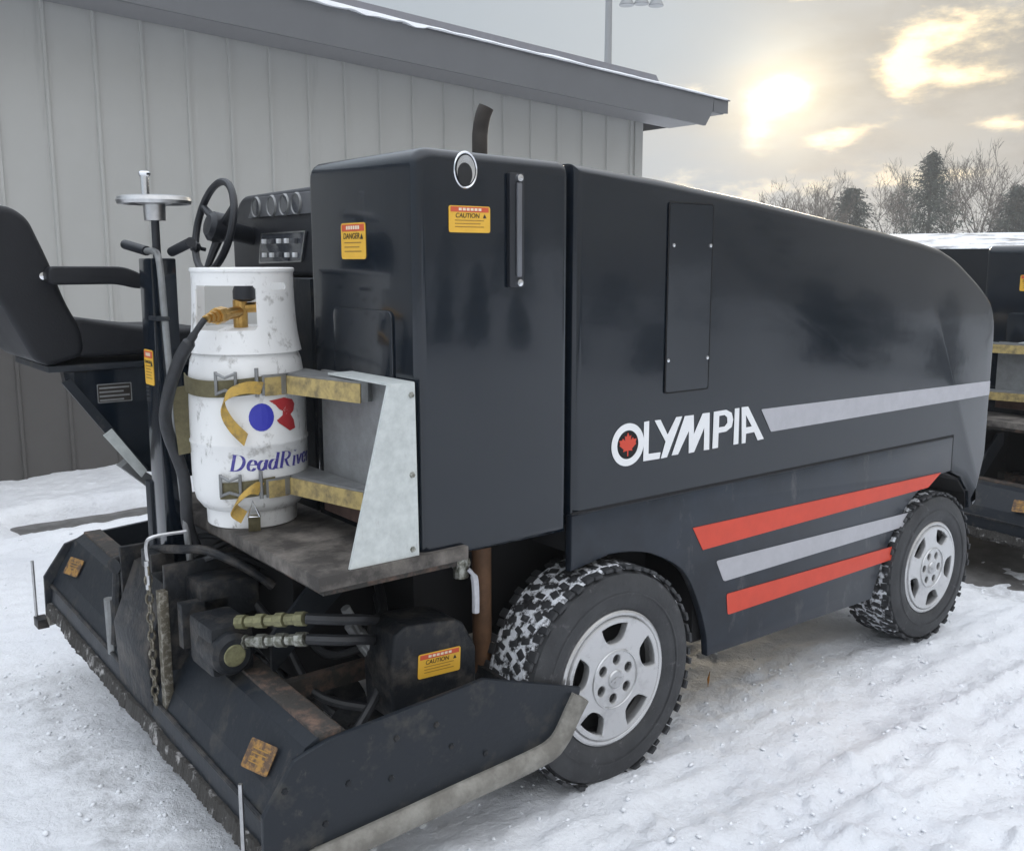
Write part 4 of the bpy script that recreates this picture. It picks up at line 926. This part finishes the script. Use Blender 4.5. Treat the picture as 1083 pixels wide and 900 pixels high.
# unseen trees and brush added for dark reflections in the paint: one mass
fw = MB(); rnd = random.Random(2)
for k in range(26):
    az = R(-78 + 72 * k / 25 + rnd.uniform(-1.5, 1.5)); d = rnd.uniform(24, 34) if k % 2 else rnd.uniform(11, 17); H = rnd.choice((2.2, 3.0, 4.2, 6.5) if k % 2 else (.8, 1.2, 1.8)) * rnd.uniform(.8, 1.2); W = H * rnd.uniform(.3, .55)
    cx, cy = math.cos(az) * d, math.sin(az) * d
    for q in range(260):
        t = rnd.random(); a = rnd.uniform(0, 2 * PI); r_ = W * math.sqrt(rnd.random()) * (1 - t) ** .6
        p = Vector((cx + r_ * math.cos(a), cy + r_ * math.sin(a), H * t)); s = .22
        u = Vector((rnd.gauss(0, 1), rnd.gauss(0, 1), rnd.gauss(0, 1))).normalized() * s; w = Vector((rnd.gauss(0, 1), rnd.gauss(0, 1), rnd.gauss(0, 1))).normalized() * s
        fw.add([p - u, p + u, p + w], [(0, 1, 2)])
tag(fw.build('reflection_trees', M['needle'], None, smooth=False), 'unseen dark trees and brush behind the camera, added for reflections in the black paint', 'wood', kind='stuff')

# dead leaf on the snow
LX, LY = 3.006, 2.526
lf = MB().add([(LX, LY, .0), (LX + .008, LY, .025), (LX + .004, LY - .004, .055), (LX - .006, LY, .035), (LX + .010, LY, .068)], [(0, 1, 2, 3), (2, 4, 3)])
lf.add([(v[0] + .001, v[1] + .002, v[2]) for v in lf.v], [(3, 2, 1, 0), (3, 4, 2)])
tag(lf.build('dead_leaf', M['leaf'], None), 'orange dead leaf standing in the snow beside the rear tyre', 'leaf')

# ------------------------------------------------------------------ ground
def vnoise(x, y, sc, seed):
    x = x * sc; y = y * sc; xi = np.floor(x).astype(np.int64); yi = np.floor(y).astype(np.int64); xf = x - xi; yf = y - yi
    def h(a, b):
        n_ = (a * 374761393 + b * 668265263 + seed * 974634777) & 0xffffffff
        n_ = ((n_ ^ (n_ >> 13)) * 1274126177) & 0xffffffff
        return ((n_ ^ (n_ >> 16)) & 0xffff) / 65535.0
    u = xf * xf * (3 - 2 * xf); v = yf * yf * (3 - 2 * yf)
    return (h(xi, yi) * (1 - u) + h(xi + 1, yi) * u) * (1 - v) + (h(xi, yi + 1) * (1 - u) + h(xi + 1, yi + 1) * u) * v - .5
def fbm(x, y, sc, seed, o=4):
    s = 0; a = 1
    for i in range(o): s = s + a * vnoise(x, y, sc * 2 ** i, seed + i); a *= .5
    return s
def axis(f0, f1, st, far_):
    mid = list(np.arange(f0, f1, st)); lo = []; hi = []; d = st
    x = f0
    while x > -far_: d *= 1.25; x -= d; lo.append(x)
    d = st; x = mid[-1]
    while x < far_: d *= 1.25; x += d; hi.append(x)
    return np.array(lo[::-1] + mid + hi)
gx = axis(-.6, 8.6, .021, 300); gy = axis(.3, 9.0, .021, 300)
GX, GY = np.meshgrid(gx, gy, indexing='ij')
ss = lambda a, b, x: np.clip((x - a) / (b - a), 0, 1) ** 2 * (3 - 2 * np.clip((x - a) / (b - a), 0, 1))
Hh = .018 * fbm(GX, GY, .8, 1) + .014 * fbm(GX, GY, 4, 9, 3) + .016 * fbm(GX * .55, GY, 20, 4, 2)
lump = np.clip(fbm(GX, GY, 7.5, 31, 4) - .16, 0, 1) * .045 + np.clip(fbm(GX, GY, 15, 35, 3) - .16, 0, 1) * .075
rough = ss(2.15, 1.7, GY) + .5 * ss(1.0, .2, GX)
Hh = Hh + lump * np.clip(rough, 0.15, 1)
# wheel tracks running along the machine's flank
for yc, w_, dp, sl in ((1.93, .085, .017, -.02), (1.70, .06, .013, .012), (1.40, .085, .014, -.03), (1.05, .10, .012, .05), (.72, .09, .010, .02), (2.34, .12, .014, 0)):
    t = (GY - yc - sl * (GX - 3) - .05 * fbm(GX, GY * 0, .5, 77, 2)) / w_
    prof = -np.exp(-t ** 4) + .7 * np.exp(-((np.abs(t) - 1.35) / .35) ** 2)
    tread = 1 + .6 * np.sin(GX * 95 + np.sign(t) * 1.2) * (np.abs(t) < 1)
    Hh += dp * .75 * prof * (.4 + .6 * tread) * np.clip(.8 + 1.2 * fbm(GX, GY, 1.3, 55, 2), .2, 1.3)
# flattened by the sled behind the machine, snow banked at the wall
flat_ = ss(1.0, .7, GX) * 0
dist = np.hypot(GX - 4, GY - 4); Hh *= np.where(dist > 30, .2, 1)
Hh += .05 * ss(7.5, 8.35, GY) * (GY < 8.45) * (1 + 2 * fbm(GX, GY, 1.5, 66, 2))
edge = .10 * fbm(GX, GY, 2.2, 42, 4)
dip = ss(-.03, .05, (GX - 1.32) * .25 + edge * .3) * ss(6.62, 6.72, GY - .02 * 0 + edge) * ss(7.36, 7.24, GY - .0 + edge * .8 - .0 * GX)
dip2 = ss(4.95, 5.5, GX + edge * 4) * ss(1.95, 2.35, GY + edge * 4) * ss(4.4, 4.1, GY)
Hh = Hh - .14 * dip - .088 * dip2
# under the machine: packed lower
und = ss(1.0, 1.4, GX) * ss(4.8, 4.5, GX) * ss(2.25, 2.6, GY) * ss(4.3, 4.0, GY)
Hh = Hh - .015 * und
bank = .05 * np.exp(-((GY - 7.45) / .12) ** 2) + .045 * np.exp(-((GY - 6.55) / .12) ** 2); Hh += bank * (1 + 3 * edge) * (GX > .9) * (GX < 7)
nx, ny = len(gx), len(gy)
verts = np.stack([GX, GY, Hh], -1).reshape(-1, 3)
ii = (np.arange(nx - 1)[:, None] * ny + np.arange(ny - 1)[None, :]).reshape(-1)
faces = np.stack([ii, ii + ny, ii + ny + 1, ii + 1], -1)
me = bpy.data.meshes.new('snow_ground'); me.vertices.add(len(verts)); me.vertices.foreach_set('co', verts.astype(np.float32).ravel())
me.loops.add(faces.size); me.loops.foreach_set('vertex_index', faces.astype(np.int32).ravel())
me.polygons.add(len(faces)); me.polygons.foreach_set('loop_start', (np.arange(len(faces)) * 4).astype(np.int32)); me.polygons.foreach_set('use_smooth', np.ones(len(faces), bool))
me.update(calc_edges=True)
dirt = np.exp(-((GX - (.80 + .02 * (GY - 2.2))) / .13) ** 2) * ss(2.2, 2.6, GY) * ss(4.6, 4.2, GY) * .42 + .55 * dip2 + .12 * und + .4 * ss(1.0, 1.2, GX) * ss(2.3, 2.15, GX) * ss(2.05, 2.3, GY) * ss(3, 2.6, GY) * .4 \
    + .15 * np.clip(fbm(GX, GY, .9, 91, 3) + .05, 0, 1)
at = me.attributes.new('dirt', 'FLOAT', 'POINT'); at.data.foreach_set('value', np.clip(dirt, 0, 1).astype(np.float32).ravel())
me.materials.append(M['ground']); go = bpy.data.objects.new('snow_ground', me); C.objects.link(go); tag(go, kind='structure')
cr = MB(); rnd = random.Random(12); ico = bmesh.new(); bmesh.ops.create_icosphere(ico, subdivisions=1, radius=1.0); iv = [v.co.copy() for v in ico.verts]; ico_f = [[v.index for v in f.verts] for f in ico.faces]
def height(x, y):
    i = int(np.clip(np.searchsorted(gx, x), 0, nx - 1)); j = int(np.clip(np.searchsorted(gy, y), 0, ny - 1)); return float(Hh[i, j])
for k in range(3800):
    q = rnd.random()
    if q < .55: x = rnd.uniform(1.2, 8); y = rnd.choice((1.93, 1.62, 1.33, 1.02, .72, 2.3)) + rnd.choice((-1, 1)) * abs(rnd.gauss(.11, .05)) + .02 * (x - 3)
    elif q < .62: x = .88 + rnd.gauss(0, .07); y = rnd.uniform(2.2, 4.5)
    else: x = rnd.uniform(-.2, 6); y = rnd.uniform(.8, 6.5)
    s_ = min(.002 + abs(rnd.gauss(0, .0042)), .017); z = height(x, y); sc_ = Vector((rnd.uniform(.7, 1.3), rnd.uniform(.7, 1.3), rnd.uniform(.5, .9))) * s_; ph = rnd.uniform(0, 9)
    cr.add([(x + v.x * sc_.x * (1 + .35 * math.sin(7 * v.y + ph)), y + v.y * sc_.y * (1 + .35 * math.sin(6 * v.z + ph)), z + s_ * .25 + v.z * sc_.z) for v in iv], ico_f)
tag(cr.build('snow_crumbs', M['snow'], None, ang=80), 'small crumbs of broken snow scattered over the trodden snow', 'snow', kind='stuff')
pv = MB().add([(-30, -30, -.075), (60, -30, -.075), (60, 60, -.075), (-30, 60, -.075)], [(0, 1, 2, 3)])
tag(pv.build('pavement', M['asphalt'], None), kind='structure')

# thin winter haze over the yard: far trees fade, near things stay clear
hm = bpy.data.materials.new('haze_air'); hm.use_nodes = True
hn = hm.node_tree.nodes; hl = hm.node_tree.links
for q in list(hn):
    if q.type != 'OUTPUT_MATERIAL': hn.remove(q)
pvn = hn.new('ShaderNodeVolumePrincipled'); pvn.inputs['Color'].default_value = (.92, .93, .95, 1); pvn.inputs['Density'].default_value = 0.0026; pvn.inputs['Anisotropy'].default_value = 0.35
hl.new(pvn.outputs[0], [q for q in hn if q.type == 'OUTPUT_MATERIAL'][0].inputs['Volume'])
hz = MB().bb((-420, -420, -1.4), (420, 420, 13.0)).build('haze', hm, None, smooth=False); tag(hz, kind='stuff')
# ------------------------------------------------------------------ camera
PIT = math.atan(175 / 1055.)
cam = bpy.data.cameras.new('camera'); co = bpy.data.objects.new('camera', cam); C.objects.link(co)
cam.sensor_fit = 'HORIZONTAL'; cam.sensor_width = 36; cam.lens = 36 * 1055 / 1083.; cam.clip_start = .05; cam.clip_end = 3000
co.location = (0, 0, 1.72)
fwd = Vector((math.cos(R(51.8)) * math.cos(PIT), math.sin(R(51.8)) * math.cos(PIT), -math.sin(PIT)))
co.rotation_euler = fwd.to_track_quat('-Z', 'Y').to_euler(); S.camera = co

# ------------------------------------------------------------------ sky and sun
rgt = Vector((math.sin(R(51.8)), -math.cos(R(51.8)), 0)); upv = rgt.cross(fwd)
sd_ = (fwd * 1055 + rgt * (825 - 541.5) + upv * (450 - 104)).normalized()
EL = math.asin(sd_.z); AZ = math.atan2(sd_.x, sd_.y)
W = bpy.data.worlds.new('World'); S.world = W; W.use_nodes = True
nt = W.node_tree; n = nt.nodes; l = nt.links; bg = n['Background']
sky = n.new('ShaderNodeTexSky'); sky.sky_type = 'NISHITA'; sky.sun_disc = False; sky.sun_elevation = EL; sky.sun_rotation = AZ
sky.dust_density = 3; sky.air_density = 1.2
tc = n.new('ShaderNodeTexCoord')
def math_(op, a, b=None, c=None):
    m_ = n.new('ShaderNodeMath'); m_.operation = op
    for i, q in enumerate((a, b, c)):
        if q is None: continue
        if isinstance(q, (int, float)): m_.inputs[i].default_value = q
        else: l.new(q, m_.inputs[i])
    return m_.outputs[0]
def vmath(op, a, b):
    m_ = n.new('ShaderNodeVectorMath'); m_.operation = op
    for i, q in enumerate((a, b)):
        if isinstance(q, (tuple, list, Vector)): m_.inputs[i].default_value = tuple(q)
        else: l.new(q, m_.inputs[i])
    return m_
def ramp(v, a, b, c=0., d=1.):
    m_ = n.new('ShaderNodeMapRange'); m_.interpolation_type = 'SMOOTHSTEP'
    for i, q in enumerate((v, a, b, c, d)):
        if isinstance(q, (int, float)): m_.inputs[i].default_value = q
        else: l.new(q, m_.inputs[i])
    return m_.outputs[0]
def mix(f, a, b):
    m_ = n.new('ShaderNodeMix'); m_.data_type = 'RGBA'
    for i, q in ((0, f), (6, a), (7, b)):
        if isinstance(q, (int, float)): m_.inputs[i].default_value = q
        elif isinstance(q, tuple): m_.inputs[i].default_value = (*q, 1)
        else: l.new(q, m_.inputs[i])
    return m_.outputs[2]
def addc(a, b, f=1.0):
    m_ = n.new('ShaderNodeMix'); m_.data_type = 'RGBA'; m_.blend_type = 'ADD'; m_.clamp_result = False
    for i, q in ((0, f), (6, a), (7, b)):
        if isinstance(q, (int, float)): m_.inputs[i].default_value = q
        elif isinstance(q, tuple): m_.inputs[i].default_value = (*q, 1)
        else: l.new(q, m_.inputs[i])
    return m_.outputs[2]
D = vmath('NORMALIZE', tc.outputs['Generated'], (0, 0, 0)).outputs[0]
dot = vmath('DOT_PRODUCT', D, sd_).outputs['Value']; dotc = math_('MAXIMUM', dot, 0.0)
sx = n.new('ShaderNodeSeparateXYZ'); l.new(D, sx.inputs[0])
# cloud layer coordinates: stretched flat towards the horizon
mp = n.new('ShaderNodeMapping'); mp.inputs['Scale'].default_value = (1, 1, 2.6); l.new(D, mp.inputs['Vector'])
def noi(sc, det, off=0, ro=.55):
    t = n.new('ShaderNodeTexNoise'); t.inputs['Scale'].default_value = sc; t.inputs['Detail'].default_value = det; t.inputs['Roughness'].default_value = ro
    v = vmath('ADD', mp.outputs[0], (off, off * .7, off * .3)); l.new(v.outputs[0], t.inputs['Vector']); return t.outputs['Fac']
n1 = noi(3.2, 6, 2.3); n2 = noi(7.0, 7, 5.1, .6); n3 = noi(2.0, 4, 9.0)
eR = Vector((sd_.y, -sd_.x, 0)).normalized(); eU = eR.cross(sd_).normalized()
uu = vmath('DOT_PRODUCT', D, eR).outputs['Value']; vv_ = vmath('DOT_PRODUCT', D, eU).outputs['Value']
n4 = noi(9.0, 7, 3.3, .62)
base = mix(ramp(n1, .40, .60), (.39, .385, .365), (.52, .52, .51))
base = mix(ramp(n4, .42, .66, 0, .55), base, (.58, .575, .55))
base = mix(ramp(math_('ADD', uu, math_('MULTIPLY', math_('SUBTRACT', n3, .5), .5)), .07, -.16, 0, .9), base, (.46, .53, .60))
up = math_('MAXIMUM', sx.outputs[2], 0.0)
lift = math_('ADD', 1.0, math_('MULTIPLY', ramp(dot, .60, -.5), .35)); lift = math_('ADD', lift, math_('MULTIPLY', ramp(up, .30, .80), 2.65))
base = mix(ramp(up, .30, .75, 0, .8), base, (.485, .51, .56))
bs = n.new('ShaderNodeVectorMath'); bs.operation = 'SCALE'; l.new(base, bs.inputs[0]); l.new(lift, bs.inputs['Scale'])
sks = n.new('ShaderNodeVectorMath'); sks.operation = 'SCALE'; l.new(sky.outputs[0], sks.inputs[0]); sks.inputs['Scale'].default_value = 0.05
# the overcast deck hides nearly all of the clear sky
colr = mix(ramp(n1, .2, .7, .93, .985), sks.outputs[0], bs.outputs[0])
halo = math_('MULTIPLY', math_('POWER', dotc, 40.0), .15)
colr = addc(colr, mix(halo, (0, 0, 0), (1.0, .90, .66)))
halo2 = math_('MULTIPLY', math_('POWER', dotc, 900.0), .65)
colr = addc(colr, mix(halo2, (0, 0, 0), (1.0, .88, .58)))
# breaks in the cloud lit gold from behind, placed round the sun by direction
front = ramp(dot, .5, .7)
def blob(u0, v0, a, b, p=2.0):
    x = math_('POWER', math_('ABSOLUTE', math_('DIVIDE', math_('SUBTRACT', uu, u0), a)), p); y = math_('POWER', math_('ABSOLUTE', math_('DIVIDE', math_('SUBTRACT', vv_, v0), b)), p)
    return math_('MULTIPLY', math_('EXPONENT', math_('MULTIPLY', math_('ADD', x, y), -1.0)), front)
nf = noi(26, 6, 1.7, .6); nm_ = noi(11, 6, 4.4, .6)
rag = math_('ADD', math_('MULTIPLY', math_('SUBTRACT', nf, .5), 1.3), math_('MULTIPLY', math_('SUBTRACT', nm_, .5), 1.6))
tot = None
for q in ((.150, .050, .062, .032), (.105, .020, .018, .032), (.160, .012, .05, .010), (.056, -.036, .032, .012), (-.078, .010, .022, .009), (-.045, -.082, .085, .016), (.135, -.072, .05, .012), (.02, .085, .03, .006), (.19, -.03, .03, .007)):
    g_ = blob(*q); tot = g_ if tot is None else math_('ADD', tot, g_)
brk = ramp(math_('ADD', math_('MULTIPLY', tot, 1.0), math_('MULTIPLY', rag, 1.5)), .30, 1.5)
brk = math_('MULTIPLY', brk, ramp(tot, .02, .30))
colr = addc(colr, mix(brk, (0, 0, 0), (.85, .64, .30)))
core = math_('MULTIPLY', math_('POWER', brk, 2.5), 1.0)
colr = addc(colr, mix(core, (0, 0, 0), (.5, .42, .25)))
# the sun itself behind thin cloud: a ragged bright patch
sunb = math_('ADD', blob(0.002, 0.002, .029, .018, 2.0), math_('MULTIPLY', blob(-.020, -.028, .016, .022), .50))
sunb = ramp(math_('ADD', sunb, math_('MULTIPLY', rag, .45)), .12, 1.15)
colr = addc(colr, mix(sunb, (0, 0, 0), (2.0, 1.75, 1.1)))
l.new(colr, bg.inputs['Color']); bg.inputs['Strength'].default_value = 1.0
su = bpy.data.lights.new('sun', 'SUN'); su.energy = 1.0; su.angle = R(12); su.color = (1, .88, .70)
so = bpy.data.objects.new('sun', su); C.objects.link(so); so.rotation_euler = (-sd_).to_track_quat('-Z', 'Y').to_euler(); so.location = (10, 10, 12)
vs_ = S.view_settings; vs_.view_transform = 'Standard'; vs_.look = 'None'; vs_.exposure = 0; vs_.gamma = 1; vs_.use_curve_mapping = False
